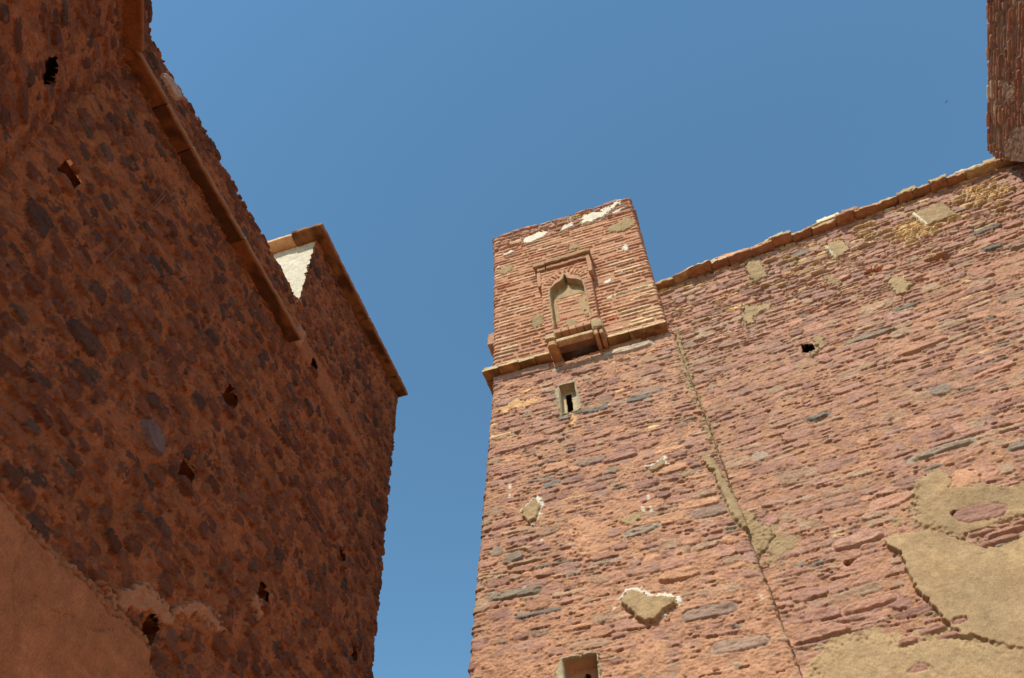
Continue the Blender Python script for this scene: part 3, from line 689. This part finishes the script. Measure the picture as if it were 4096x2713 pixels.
for (s, z, a, b) in ((1.4, 5.55, .12, .05), (1.65, 5.62, .14, .045), (1.78, 5.5, .1, .04), (1.35, 5.22, .12, .04), (1.92, 5.62, .08, .04)):
    st(wm, s, z, a, b, .066, MAUVE[0] * .9, rot=.03, p=3, cuts=3, base=.045)
for (pts) in ([(.62, 6.35), (.75, 6.4), (.9, 6.2), (.75, 6.15)], [(1.25, 7.0), (1.35, 7.12), (1.5, 7.05), (1.4, 6.9)], [(.25, 7.55), (.42, 7.75), (.75, 7.35), (.65, 7.1), (.35, 6.9), (.15, 7.1)], [(.8, 7.6), (.95, 7.7), (1.05, 7.4), (.9, 7.3)],
              [(1.7, 7.15), (1.9, 7.3), (1.98, 7.1), (1.8, 7.0)], [(2.2, 8.7), (2.3, 8.85), (2.38, 8.6), (2.3, 8.5)], [(3.3, 9.2), (3.4, 9.3), (3.5, 9.2), (3.4, 9.1)], [(.45, 12.2), (.6, 12.3), (.6, 12.1)], [(.5, 11.7), (.75, 11.78), (.7, 11.6)]):
    wm.patch(pts, .030, TAN * .97, 0, .09, rough=.008, bev=.12, cover=.5)
wm.hole([(1.79, 11.04), (1.96, 10.98), (1.93, 10.76), (1.77, 10.82)], .12, SALMON2 * .6, .02, True)
wm.hole([(4.15, 12.12), (4.3, 12.16), (4.6, 12.07), (4.5, 11.98), (4.2, 11.98)], .10, SALMON2, .02)
wm.ellhole(3.28, 12.28, .05, .04, .2, SALMON2 * .7); wm.ellhole(3.42, 12.3, .04, .04, .2, SALMON2 * .7)
st(wm, 3.34, 12.36, .06, .05, .07, np.array((.5, .23, .12)), p=2.2, cuts=0)
st(wm, 3.5, 12.33, .07, .035, .06, np.array((.5, .17, .1)), p=5, cuts=0); st(wm, 3.48, 12.42, .07, .03, .06, CREAM, p=5, cuts=0)
wm.ellhole(5.05, 10.15, .04, .03, .15, SALMON2 * .7); wm.ellhole(1.13, 6.75, .05, .05, .12, SALMON2 * .6); wm.ellhole(.95, 9.75, .03, .03, .1)
for _ in range(160):     # damp marks, thin scars and sandy wash over the tan plaster
    s, z = wm.rnd.uniform(0, 4), wm.rnd.uniform(4.6, 7.9)
    w = wm.win(s - .6, s + .6, z - .5, z + .5); a_, b_ = wm.rnd.uniform(.05, .4), wm.rnd.uniform(.03, .3)
    g_ = np.exp(-(((wm.S[w] - s) / a_) ** 2 + ((wm.Z[w] - z) / b_) ** 2)) * (1 + .8 * wm.n_small[w] + .6 * wm.n_fine[w])
    f_ = wm.rnd.uniform(-.16, .14); tint = np.array((1, 1 - .15 * wm.rnd.random(), 1 - .3 * wm.rnd.random())) if f_ > 0 else np.array((1, 1, 1))
    k = wm.L[w] >= 20
    wm.C[w] = np.where(k[..., None], wm.C[w] * (1 + f_ * g_[..., None] * tint), wm.C[w])
# the joint against the tower: plaster roll
wm.patch([(-.02, 12.6), (.05, 12.55), (.05, 11.0), (.08, 9.5), (.10, 8.4), (.12, 8.0), (.30, 7.9), (.28, 7.75), (.48, 7.5), (.30, 7.3), (.17, 7.2), (.12, 6.4), (.14, 5.4), (-.1, 5.4), (-.1, 7.5), (-.1, 12)], .05, TAN * .95, 'joint_plaster', .05, bev=.04, rough=.012, follow=.3)
kS = dense([(-.45, -.1, .05), (-.1, 7.0, .0108), (7.0, 8.1, .05)])
kZ = dense([(GZ, 4.6, .06), (4.6, 14.05, .0108)])
def RP(s, z, out=0.0):
    """world point on the sunlit wall; out = metres in front of its face"""
    b = .03 * (14.05 - z)
    n = np.array((ex[1], -ex[0]))
    p = np.array((.34, 9.18)) + ex * s + n * (b + out)
    return (p[0], p[1], z)
Ta, Ba = RP(-.5, 14.05), RP(-.5, GZ); Tb, Bb = RP(8.2, 14.05), RP(8.2, GZ)
G = wall_grid(wm, kS, kZ, [(-.5, Ta[:2], Ba[:2]), (8.2, Tb[:2], Bb[:2])], 14.05, GZ)
cc_ = hexa([RP(-.5, GZ, -.45), RP(8.2, GZ, -.45), RP(8.2, GZ, -1.4), RP(-.5, GZ, -1.4), RP(-.5, 14.04, -.42), RP(8.2, 14.04, -.42), RP(8.2, 14.04, -1.4), RP(-.5, 14.04, -1.4)], MAUVE[0])
cc2 = hexa([RP(-.5, 13.4, -.06), RP(8.2, 13.4, -.06), RP(8.2, 13.4, -.44), RP(-.5, 13.4, -.44), RP(-.5, 14.045, -.03), RP(8.2, 14.045, -.03), RP(8.2, 14.045, -.44), RP(-.5, 14.045, -.44)], MAUVE[0])
tp(emit("masonry", G, [0], M_ST, rw, [cc_, cc2]))
emit_labs(wm, G, M_PL, rw)
# coping: a lower row of thick slabs and scattered thinner ones on top
def slab(name, s0, s1, z0, z1, o0, o1, col, seed, tiltz=0.0, **kw):
    c = [RP(s0, z0, o1), RP(s1, z0 + tiltz, o1), RP(s1, z0 + tiltz, -o0), RP(s0, z0, -o0), RP(s0, z1, o1), RP(s1, z1 + tiltz, o1), RP(s1, z1 + tiltz, -o0), RP(s0, z1, -o0)]
    return tp(rough_block(name, c, M_ST, rw, col, seed=seed, **kw))
r = random.Random(12)
CP = np.array((.40, .21, .11))
s = -.12; i = 0
while s < 6.45:
    ln = r.uniform(.22, .52); z0 = 14.03 + r.uniform(-.03, .045); th = r.uniform(.045, .10)
    if .36 < s < .5: th = .08
    slab("coping_stone", s, s + ln - .002, z0, z0 + th, .35, r.uniform(.15, .25), (CP if r.random() < .6 else r.choice([MAUVE[5], SALMON, OCHRE[1] * .85])) * r.uniform(.85, 1.1), 200 + i, r.uniform(-.05, .05), amp=.026, step=.03, rnd=.012, freq=11, lipy=r.choice((CP * 1.3, CREAM * .75, SALMON, OCHRE[1] * .85)))  # front edge tinted as painted sunlight on the slab
    if r.random() < .9:
        a = r.uniform(-.08, .12); l2 = ln * r.uniform(.45, 1.0)
        slab("coping_stone", s + a, s + a + l2, z0 + th + .012, z0 + th + r.uniform(.035, .085), .3, r.uniform(.08, .2), r.choice([OCHRE[1] * .9, CP, CREAM * .8, SALMON, MAUVE[4]]) * r.uniform(.9, 1.1), 300 + i, r.uniform(-.05, .06), amp=.016, step=.03, rnd=.008, freq=13)
    s += ln; i += 1
for i, (a, b_, z0, z1, o, c_) in enumerate(((.42, .66, 14.16, 14.22, .10, CP), (.70, 1.10, 14.15, 14.21, .14, OCHRE[1] * .8), (1.15, 1.75, 14.20, 14.30, .12, SALMON * 1.15), (1.10, 1.38, 14.31, 14.37, .10, np.array((.45, .2, .13))),
        (1.85, 2.15, 14.15, 14.20, .13, OCHRE[0] * .8), (2.38, 2.62, 14.14, 14.23, .12, CP * 1.1), (3.05, 3.48, 14.19, 14.30, .14, CREAM), (3.52, 3.80, 14.20, 14.31, .16, TAN2), (4.05, 4.42, 14.15, 14.22, .12, OCHRE[1] * .75),
        (4.50, 4.86, 14.15, 14.24, .15, TAN), (4.95, 5.15, 14.14, 14.20, .10, SALMON), (5.55, 5.98, 14.16, 14.25, .15, CREAM * .85), (6.05, 6.38, 14.18, 14.27, .14, OCHRE[1] * .85), (2.75, 3.0, 14.14, 14.20, .1, MAUVE[4]))):
    slab("coping_stone", a, b_, z0 + r.uniform(-.01, .02), z1 + r.uniform(-.01, .02), .3, o, c_, 400 + i, r.uniform(-.05, .07), amp=.016, step=.03, rnd=.006, freq=14, lipy=c_ * 1.15)  # front edges lightened in colour, as if catching the sun

# ================================================================== CORNER TURRET, upper right
tr = thing("corner_turret", "brown brick turret in raking light rising over the right end of the sunlit wall", "turret", (7.6, 7.0, GZ))
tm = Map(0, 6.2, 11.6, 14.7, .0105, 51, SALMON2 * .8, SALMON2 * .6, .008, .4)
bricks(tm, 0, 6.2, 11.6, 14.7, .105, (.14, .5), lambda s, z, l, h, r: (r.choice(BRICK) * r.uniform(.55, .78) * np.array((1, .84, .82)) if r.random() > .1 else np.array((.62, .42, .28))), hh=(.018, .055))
tm.patch([(.05, 13.4), (.2, 14.05), (.45, 13.9), (.8, 13.7), (1.0, 13.3), (.6, 12.6), (.1, 12.8)], .032, SALMON2 * .8, 0, .06, rough=.006)
tm.patch([(1.2, 14.0), (1.5, 14.1), (1.6, 13.6), (1.3, 13.6)], .045, SALMON2 * .95, 0, .08, rough=.01)
# face looks left (-x): travels from the far end towards the camera, outward on the right of travel
def keept(S, Z):
    lo = np.where(S < .08, 14.02, 14.02 - (S - .05) * 2.55)
    e = .03 * np.interp(S, np.linspace(0, 6.2, 800), topn) + .02 * np.sign(np.interp(S, np.linspace(0, 6.2, 800), topn2))
    return (Z > np.maximum(lo, 11.7)) & (Z < 14.56 + e)
kS = dense([(.0, 3.2, .0125), (3.2, 6.1, .04)]); kZ = dense([(11.65, 14.65, .0125)])
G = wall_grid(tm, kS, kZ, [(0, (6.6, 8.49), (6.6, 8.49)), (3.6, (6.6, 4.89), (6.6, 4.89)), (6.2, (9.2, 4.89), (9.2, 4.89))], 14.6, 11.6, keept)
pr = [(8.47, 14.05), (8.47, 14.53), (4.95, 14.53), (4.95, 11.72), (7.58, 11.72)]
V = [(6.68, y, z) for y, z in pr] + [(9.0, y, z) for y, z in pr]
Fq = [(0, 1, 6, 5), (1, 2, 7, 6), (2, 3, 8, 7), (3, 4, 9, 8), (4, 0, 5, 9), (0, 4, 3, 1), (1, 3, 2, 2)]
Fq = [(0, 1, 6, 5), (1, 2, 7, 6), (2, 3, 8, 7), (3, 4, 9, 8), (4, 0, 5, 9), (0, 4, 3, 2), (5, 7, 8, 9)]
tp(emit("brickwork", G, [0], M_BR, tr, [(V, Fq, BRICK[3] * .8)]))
tp(rb("supporting_wall", 7.6, 9.0, 5.0, 8.2, GZ, 11.7, M_BR, tr, SALMON2, step=.3, amp=.02))
for i in range(9):
    y = 8.35 - i * .33 + r.uniform(-.05, .05)
    tp(rb("edge_brick", 6.56 + r.uniform(-.02, .02), 6.9, y - .26, y, 14.50, 14.575 + r.uniform(-.01, .02), M_BR, tr, BRICK[3] * r.uniform(.8, 1.0), seed=500 + i, amp=.008, step=.04))

# ================================================================== LEFT BUILDING
lb = thing("stone_building", "shaded rubble stone building with thin cornice and taller rear block on the left", "building", (-6.5, 5.0, GZ))
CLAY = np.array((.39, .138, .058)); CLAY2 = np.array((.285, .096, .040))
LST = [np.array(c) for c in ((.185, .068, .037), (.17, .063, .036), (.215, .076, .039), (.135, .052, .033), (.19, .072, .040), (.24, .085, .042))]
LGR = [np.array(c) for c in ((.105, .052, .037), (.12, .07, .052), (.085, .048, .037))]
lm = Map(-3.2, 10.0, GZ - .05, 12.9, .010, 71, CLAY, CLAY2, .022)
lm.H += (.010 * lm.n_mid).astype(np.float32)
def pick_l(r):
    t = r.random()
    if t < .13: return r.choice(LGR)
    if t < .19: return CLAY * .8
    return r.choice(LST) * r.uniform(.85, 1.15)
rl = lm.rnd
z = GZ
while z < 12.9:
    ch = rl.uniform(.10, .19); s = -3.2
    while s < 10:
        ln = rl.uniform(.12, .29) * (1.4 if rl.random() < .12 else 1)
        a = ln / 2 * rl.uniform(.74, 1.05); b = ch / 2 * rl.uniform(.72, 1.15)
        if rl.random() < .90:
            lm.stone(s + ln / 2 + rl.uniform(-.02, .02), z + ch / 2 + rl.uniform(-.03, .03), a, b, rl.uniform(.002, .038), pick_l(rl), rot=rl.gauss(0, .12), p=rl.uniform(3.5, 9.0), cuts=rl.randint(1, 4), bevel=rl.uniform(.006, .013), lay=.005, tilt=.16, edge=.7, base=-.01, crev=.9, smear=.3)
        s += ln
    z += ch
for _ in range(1500):
    s, z = rl.uniform(-1, 8), rl.uniform(3, 12.8)
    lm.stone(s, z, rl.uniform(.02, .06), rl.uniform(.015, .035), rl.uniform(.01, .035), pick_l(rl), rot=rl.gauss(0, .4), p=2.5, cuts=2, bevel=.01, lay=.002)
YB = 1.45
def ls(y): return y - YB
# thin clay-filled coursing cracks between stones
lm.patch([(ls(5.75), 10.2), (ls(6.5), 10.3), (ls(7.3), 10.15), (ls(7.9), 10.1), (ls(8.3), 9.95), (ls(7.3), 9.86), (ls(6.4), 9.82), (ls(5.8), 9.85)], .03, CLAY * 1.0, 0, .06, rough=.008)
CUPS = []
# putlog holes, each with the stone that sits under it
for (y, z, a, b) in ((4.84, 7.60, .13, .13), (4.62, 6.16, .12, .11), (6.21, 10.03, .09, .09), (7.81, 7.78, .09, .09), (6.28, 5.97, .09, .09), (4.86, 4.50, .10, .10), (1.88, 7.40, .12, .13), (7.6, 9.2, .05, .06), (8.5, 6.7, .08, .08), (7.3, 5.3, .08, .07)):
    lm.hole([(ls(y) - a, z - b * 1.1), (ls(y) + a, z - b * 1.1), (ls(y) + a * .95, z + b * .8), (ls(y) + a * .2, z + b * 1.15), (ls(y) - a * .9, z + b)], .09, CLAY2 * .8, .004, b > .075)
    if b > .075:          # the socket behind the opening: four sides and a back
        LXz = lambda q: -5 + .042 * (12.7 - q)
        ya, yb, za, zb = y - a - .03, y + a + .03, z - b * 1.1 - .03, z + b * 1.15 + .03
        P8 = [(LXz(q) - d_, yy_, q) for d_ in (.045, .40) for (yy_, q) in ((ya, za), (yb, za), (yb, zb), (ya, zb))]
        CUPS.append((P8, [(0, 1, 5, 4), (1, 2, 6, 5), (2, 3, 7, 6), (3, 0, 4, 7), (4, 5, 6, 7)], CLAY2 * .9))
    lm.stone(ls(y) + .02, z - b * 1.1 - .06, a * 1.15, .065, .075, rl.choice(LST) * 1.15, rot=rl.gauss(0, .1), p=3, cuts=3, bevel=.02)
lm.hole([(-.62, 7.55), (-.40, 7.5), (-.38, 7.8), (-.58, 7.85)], .16, CLAY2 * .8, .012, True)
# smooth plaster on the lower part with a thick broken upper edge
low = [(-3.3, 4.26), (ls(3.0), 4.26), (ls(3.4), 4.25), (ls(3.9), 4.29), (ls(4.35), 4.30), (ls(4.62), 4.33), (ls(4.85), 4.33), (ls(4.92), 4.18), (ls(5.12), 4.12), (ls(5.3), 3.6), (ls(5.6), 2.5), (ls(6.0), GZ - .2), (-3.3, GZ - .2)]
LP = np.array((.40, .155, .068)); LPE = np.array((.44, .20, .105))
lm.patch([(p[0], p[1] + .07) if p[1] > 0 else p for p in low], .055, LPE * .95, 0, .05, bev=.03, rough=.012, col2=CLAY)
lm.patch(low, .070, LP, 'lower_plaster', .035, bev=.02, rough=.002, col2=LP * .82)
wp = [(ls(4.05), 4.36), (ls(4.3), 4.47), (ls(4.5), 4.72), (ls(4.78), 4.80), (ls(5.0), 4.76), (ls(5.2), 5.07), (ls(5.45), 5.2), (ls(5.9), 5.2), (ls(5.6), 5.05), (ls(5.35), 4.98), (ls(5.15), 4.8), (ls(4.98), 4.6), (ls(4.75), 4.62), (ls(4.6), 4.5), (ls(4.5), 4.4)]
lm.patch(wp, .045, LPE, 'plaster_patch', .07, rough=.016)
lm.patch([(ls(6.0), 5.7), (ls(6.1), 5.85), (ls(6.35), 5.78), (ls(6.3), 5.6)], .05, LPE * .95, 'plaster_patch', .07, rough=.012)
def crack(m, pts, wd_=.004, dep=.012, dark=.75):
    for (a, b) in zip(pts[:-1], pts[1:]):
        L = math.hypot(b[0] - a[0], b[1] - a[1]); n = (-(b[1] - a[1]) / L * wd_, (b[0] - a[0]) / L * wd_)
        w, sd_ = m.poly_sd([(a[0] + n[0], a[1] + n[1]), (b[0] + n[0], b[1] + n[1]), (b[0] - n[0], b[1] - n[1]), (a[0] - n[0], a[1] - n[1])], .02)
        k = sd_ < 0; m.H[w] = np.where(k, m.H[w] - dep, m.H[w]); m.C[w] = np.where(k[..., None], m.C[w] * dark, m.C[w])
crack(lm, [(ls(4.4), 4.18), (ls(4.25), 4.05), (ls(4.0), 4.0), (ls(3.8), 3.9), (ls(3.55), 3.88)])
crack(lm, [(ls(3.3), 4.2), (ls(3.35), 3.9), (ls(3.5), 3.7)]); crack(lm, [(ls(4.9), 4.1), (ls(4.8), 3.8), (ls(4.9), 3.5)])
for _ in range(60):     # trowel streaks and stains in the lower plaster
    s, z = rl.uniform(1, 4.2), rl.uniform(3, 4.2)
    w = lm.win(s - .3, s + .3, z - .2, z + .2); g_ = np.exp(-(((lm.S[w] - s) / rl.uniform(.06, .2)) ** 2 + ((lm.Z[w] - z) / rl.uniform(.03, .14)) ** 2))
    f_ = rl.uniform(-.22, .22); k = (lm.L[w] > 0)
    lm.C[w] = np.where(k[..., None], lm.C[w] * (1 + f_ * g_[..., None]), lm.C[w])
# one big pale slate low in the middle and a few dark ones
st(lm, ls(4.02), 6.05, .2, .12, .07, np.array((.21, .14, .13)), rot=-.3, p=2.6, cuts=3); st(lm, ls(2.85), 6.1, .2, .11, .06, LGR[0], rot=.1, p=2.5, cuts=2)
st(lm, ls(1.55 + .5), 10.45, .17, .12, .06, np.array((.5, .33, .25)), p=3, cuts=2)
TAN32 = (math.sin(R(32)), -math.cos(R(32)))
def topL(S):
    e = .03 * np.interp(S, np.linspace(-3.2, 10, 800), topn) + .035 * np.interp(S, np.linspace(-3.2, 10, 800), topn2)
    return 10.72 + .03 * S / 4 + e
def keepl(S, Z):
    return np.where(S > ls(5.5), Z < 12.70, Z < topL(S))
kS = dense([(-3.1, -1.3, .04), (-1.3, 7.75, .0115), (7.75, 9.9, .05)]); kZ = dense([(GZ, 3.3, .08), (3.3, 12.85, .0115)])
def LX(z): return -5 + .042 * (12.7 - z)
z_t, z_b = 12.7, GZ
def ln_(y_, zz, s): return (LX(zz), y_)
def near(zz, L): return (LX(zz) + TAN32[0] * L, YB + TAN32[1] * L)
far_s = ls(9.06)
nodes = [(-3.2, near(z_t, 3.2), near(z_b, 3.2)), (0, (LX(z_t), YB), (LX(z_b), YB)), (far_s, (LX(z_t), 9.06), (LX(z_b), 9.02)), (10.0, (LX(z_t) - 2.4, 9.06), (LX(z_b) - 2.4, 9.02))]
G = wall_grid(lm, kS, kZ, nodes, z_t, z_b, keepl, corner=.07)
cx0 = lambda z, d: LX(z) - d
core = [hexa([(-8.5, 1.5, GZ), (cx0(GZ, 1.3), 1.5, GZ), (cx0(GZ, 1.3), 8.7, GZ), (-8.5, 8.7, GZ), (-8.5, 1.5, 10.0), (cx0(10, 1.3), 1.5, 10.0), (cx0(10, 1.3), 8.7, 10.0), (-8.5, 8.7, 10.0)], CLAY2),
        hexa([(cx0(10, .42), .9, 10.0), (cx0(10, .07), .9, 10.0), (cx0(10, .07), 5.5, 10.0), (cx0(10, .42), 5.5, 10.0), (cx0(10, .42), .9, 10.62), (cx0(10.62, .06), 1.5, 10.62), (cx0(10.62, .06), 5.5, 10.68), (cx0(10, .42), 5.5, 10.68)], CLAY2),
        hexa([(near(0, 0)[0] - .6, .9, GZ), (near(GZ, 3.2)[0] - .75, near(GZ, 3.2)[1], GZ), (near(GZ, 3.2)[0] - .42, near(GZ, 3.2)[1] + .3, GZ), (LX(GZ) - .42, 1.55, GZ),
              (near(0, 0)[0] - .9, .9, 10.6), (near(10.6, 3.2)[0] - .3, near(10.6, 3.2)[1], 10.6), (near(10.6, 3.2)[0] - .08, near(10.6, 3.2)[1] + .1, 10.6), (LX(10.6) - .1, 1.5, 10.6)], CLAY2),
        boxc(-6.6, -4.905, 1.2, 5.5, 9.90, 9.985, CLAY2), boxc(-6.6, -5.05, 5.5, 8.9, 9.95, 9.99, CLAY2), boxc(-8.5, -5.4, 5.62, 8.98, 10.0, 12.7, CLAY2), boxc(-5.42, -5.04, 5.62, 8.98, 10.6, 12.7, CLAY2)]  # the thin flat boxes are unseen baffles added against light leaking into the cavity
tp(emit("rubble_wall", G, [0], M_CL, lb, core + CUPS))
emit_labs(lm, G, M_PL, lb)
# sunlit plastered end of the taller block
gm = Map(0, 3.6, 10.3, 12.9, .012, 83, np.array((.60, .565, .45)), np.array((.54, .485, .36)), .004)
gm.H[:] = .004 * gm.n_small + .006 * gm.n_mid + .003 * gm.n_fine
gm.patch([(1.0, 11.9), (3.6, 12.15), (3.6, 12.02), (1.0, 11.82)], .006, np.array((.62, .56, .44)), 0, .08, rough=.003)
G = wall_grid(gm, dense([(0, 2.4, .04), (2.4, 3.58, .014)]), dense([(10.3, 12.69, .014)]), [(0, (-8.52, 5.52), (-8.5, 5.52)), (3.6, (LX(12.7) + .012, 5.52), (LX(10.3) + .012, 5.52))], 12.7, 10.3)
tp(emit("plastered_gable", G, [0], M_PL, lb))
# cornices: lengths of thin slab, some joints open
r = random.Random(31)
CO = np.array((.27, .105, .042))
def corn(y0, y1, zc, th, out, seed, name="cornice", col=CO, back=.35):
    x0, x1 = LX(zc) - back, LX(zc) + out
    return tp(rough_block(name, [(x0, y0, zc), (x1, y0, zc), (x1, y1, zc), (x0, y1, zc), (x0, y0, zc + th), (x1, y0, zc + th), (x1, y1, zc + th), (x0, y1, zc + th)], M_PL, lb, col, seed=seed, amp=.011, step=.04, rnd=.012, mott=np.array((.11, .05, .026)), lip=np.array((.31, .15, .08))))
segs = [(1.30, 2.055, 9.70, .21), (2.062, 2.62, 9.685, .205), (2.623, 3.90, 9.69, .20), (3.902, 5.55, 9.70, .20)]
for i, (a, b, zc, out) in enumerate(segs): corn(a, b, zc, .07, out, 600 + i)
# near length follows the turned wall
for i, (a, b) in enumerate(((.12, 1.2), (1.21, 2.3))):
    nrm = (math.cos(R(32)), math.sin(R(32)))
    def q(L, o, z): p = near(9.70, L); return (p[0] + nrm[0] * o, p[1] + nrm[1] * o, z)
    tp(rough_block("cornice", [q(a, -.3, 9.70), q(b, -.3, 9.70), q(b, .21, 9.70), q(a, .21, 9.70), q(a, -.3, 9.77), q(b, -.3, 9.77), q(b, .21, 9.77), q(a, .21, 9.77)], M_PL, lb, CO, seed=620 + i, amp=.009, step=.045, rnd=.015))
tp(rb("plaster_knob", LX(10.2) - .05, LX(10.2) + .07, 5.58, 5.80, 9.82, 10.28, M_PL, lb, LPE * .9, seed=630, amp=.03, step=.03, rnd=.05))
CT = np.array((.31, .155, .068))
yy = 5.27
for i, L in enumerate((1.95, 1.35, .5)):
    corn(yy, yy + L - .003, 12.70, .08, .21, 640 + i, "upper_cornice", CT * r.uniform(.9, 1.05)); yy += L
xx = LX(12.7) - .36
for i in range(3):
    tp(rb("upper_cornice", xx - 1.1, xx, 5.30, 5.75, 12.70, 12.78, M_PL, lb, np.array((.62, .40, .22)) * r.uniform(.95, 1.05), seed=650 + i, amp=.009, step=.045)); xx -= 1.11
tp(rb("roof_slab", -8.4, -5.38, 5.76, 8.95, 12.7, 12.78, M_PL, lb, CT, step=.3, amp=.01))

# ================================================================== a bird far up in the sky
d_ = Vector((MR[0][0] * (946.5 - 512) + MR[0][1] * (101.8 - 339) + MR[0][2] * 855.7, MR[1][0] * (946.5 - 512) + MR[1][1] * (101.8 - 339) + MR[1][2] * 855.7,
             MR[2][0] * (946.5 - 512) + MR[2][1] * (101.8 - 339) + MR[2][2] * 855.7)).normalized()
bp_ = d_ * 190
bird = thing("bird", "tiny dark bird gliding high in the blue sky near the corner turret", "bird", bp_)
def birdm():
    m = bpy.data.materials.new("dark_feathers"); m.use_nodes = True
    m.node_tree.nodes["Principled BSDF"].inputs["Base Color"].default_value = (.05, .04, .035, 1); return m
MB_ = birdm()
prof = [(-.20, .004), (-.12, .03), (-.02, .048), (.08, .035), (.13, .03), (.17, .012), (.20, .003)]
V = []; F = []
for i, (x, rr) in enumerate(prof):
    for j in range(8):
        a = j * math.pi / 4; V.append((x, rr * math.cos(a), rr * math.sin(a)))
for i in range(len(prof) - 1):
    for j in range(8): F.append((i * 8 + j, i * 8 + (j + 1) % 8, (i + 1) * 8 + (j + 1) % 8, (i + 1) * 8 + j))
b_o = new_obj("body", raw_mesh("body", np.array(V), np.array(F)), MB_, bird)
for sg in (-1, 1):
    pts = [(.08, 0.03, .01), (-.06, .03, .01), (.07, .22, .05), (-.05, .22, .05), (-.01, .42, .03), (-.05, .42, .03)]
    V = [(x, sg * y, z) for x, y, z in pts] + [(x, sg * y, z - .008) for x, y, z in pts]
    F = [(0, 1, 3, 2), (2, 3, 5, 4), (6, 8, 9, 7), (8, 10, 11, 9), (0, 2, 8, 6), (2, 4, 10, 8), (1, 7, 9, 3), (3, 9, 11, 5), (4, 5, 11, 10)]
    new_obj("wing", raw_mesh("wing", np.array(V), np.array(F), smooth=False), MB_, bird)
bird.rotation_euler = (0, 0, R(60))

# dry straws sticking out of the clay of the left wall
for i, (y0, z0, y1, z1) in enumerate(((2.72, 8.90, 2.64, 7.9), (2.88, 9.01, 2.85, 8.65), (2.67, 7.75, 2.62, 6.95), (2.76, 8.75, 2.71, 8.2), (1.6, 6.41, 1.71, 6.38))):
    n = 10; V = []; F = []
    for q in range(n + 1):
        t = q / n; y = y0 + (y1 - y0) * t + .012 * math.sin(3 * t + i); z = z0 + (z1 - z0) * t; x = LX(z) + .045 + .03 * math.sin(t * math.pi)
        rr = .0045 if i != 3 else .007
        for j in range(4): V.append((x + rr * math.cos(j * math.pi / 2), y + rr * math.sin(j * math.pi / 2), z))
    for q in range(n):
        for j in range(4): F.append((q * 4 + j, q * 4 + (j + 1) % 4, (q + 1) * 4 + (j + 1) % 4, (q + 1) * 4 + j))
    tp(new_obj("dry_straw", raw_mesh("dry_straw", np.array(V), np.array(F), np.tile(np.array((.27, .13, .065)), (len(V), 1))), M_PL, lb))
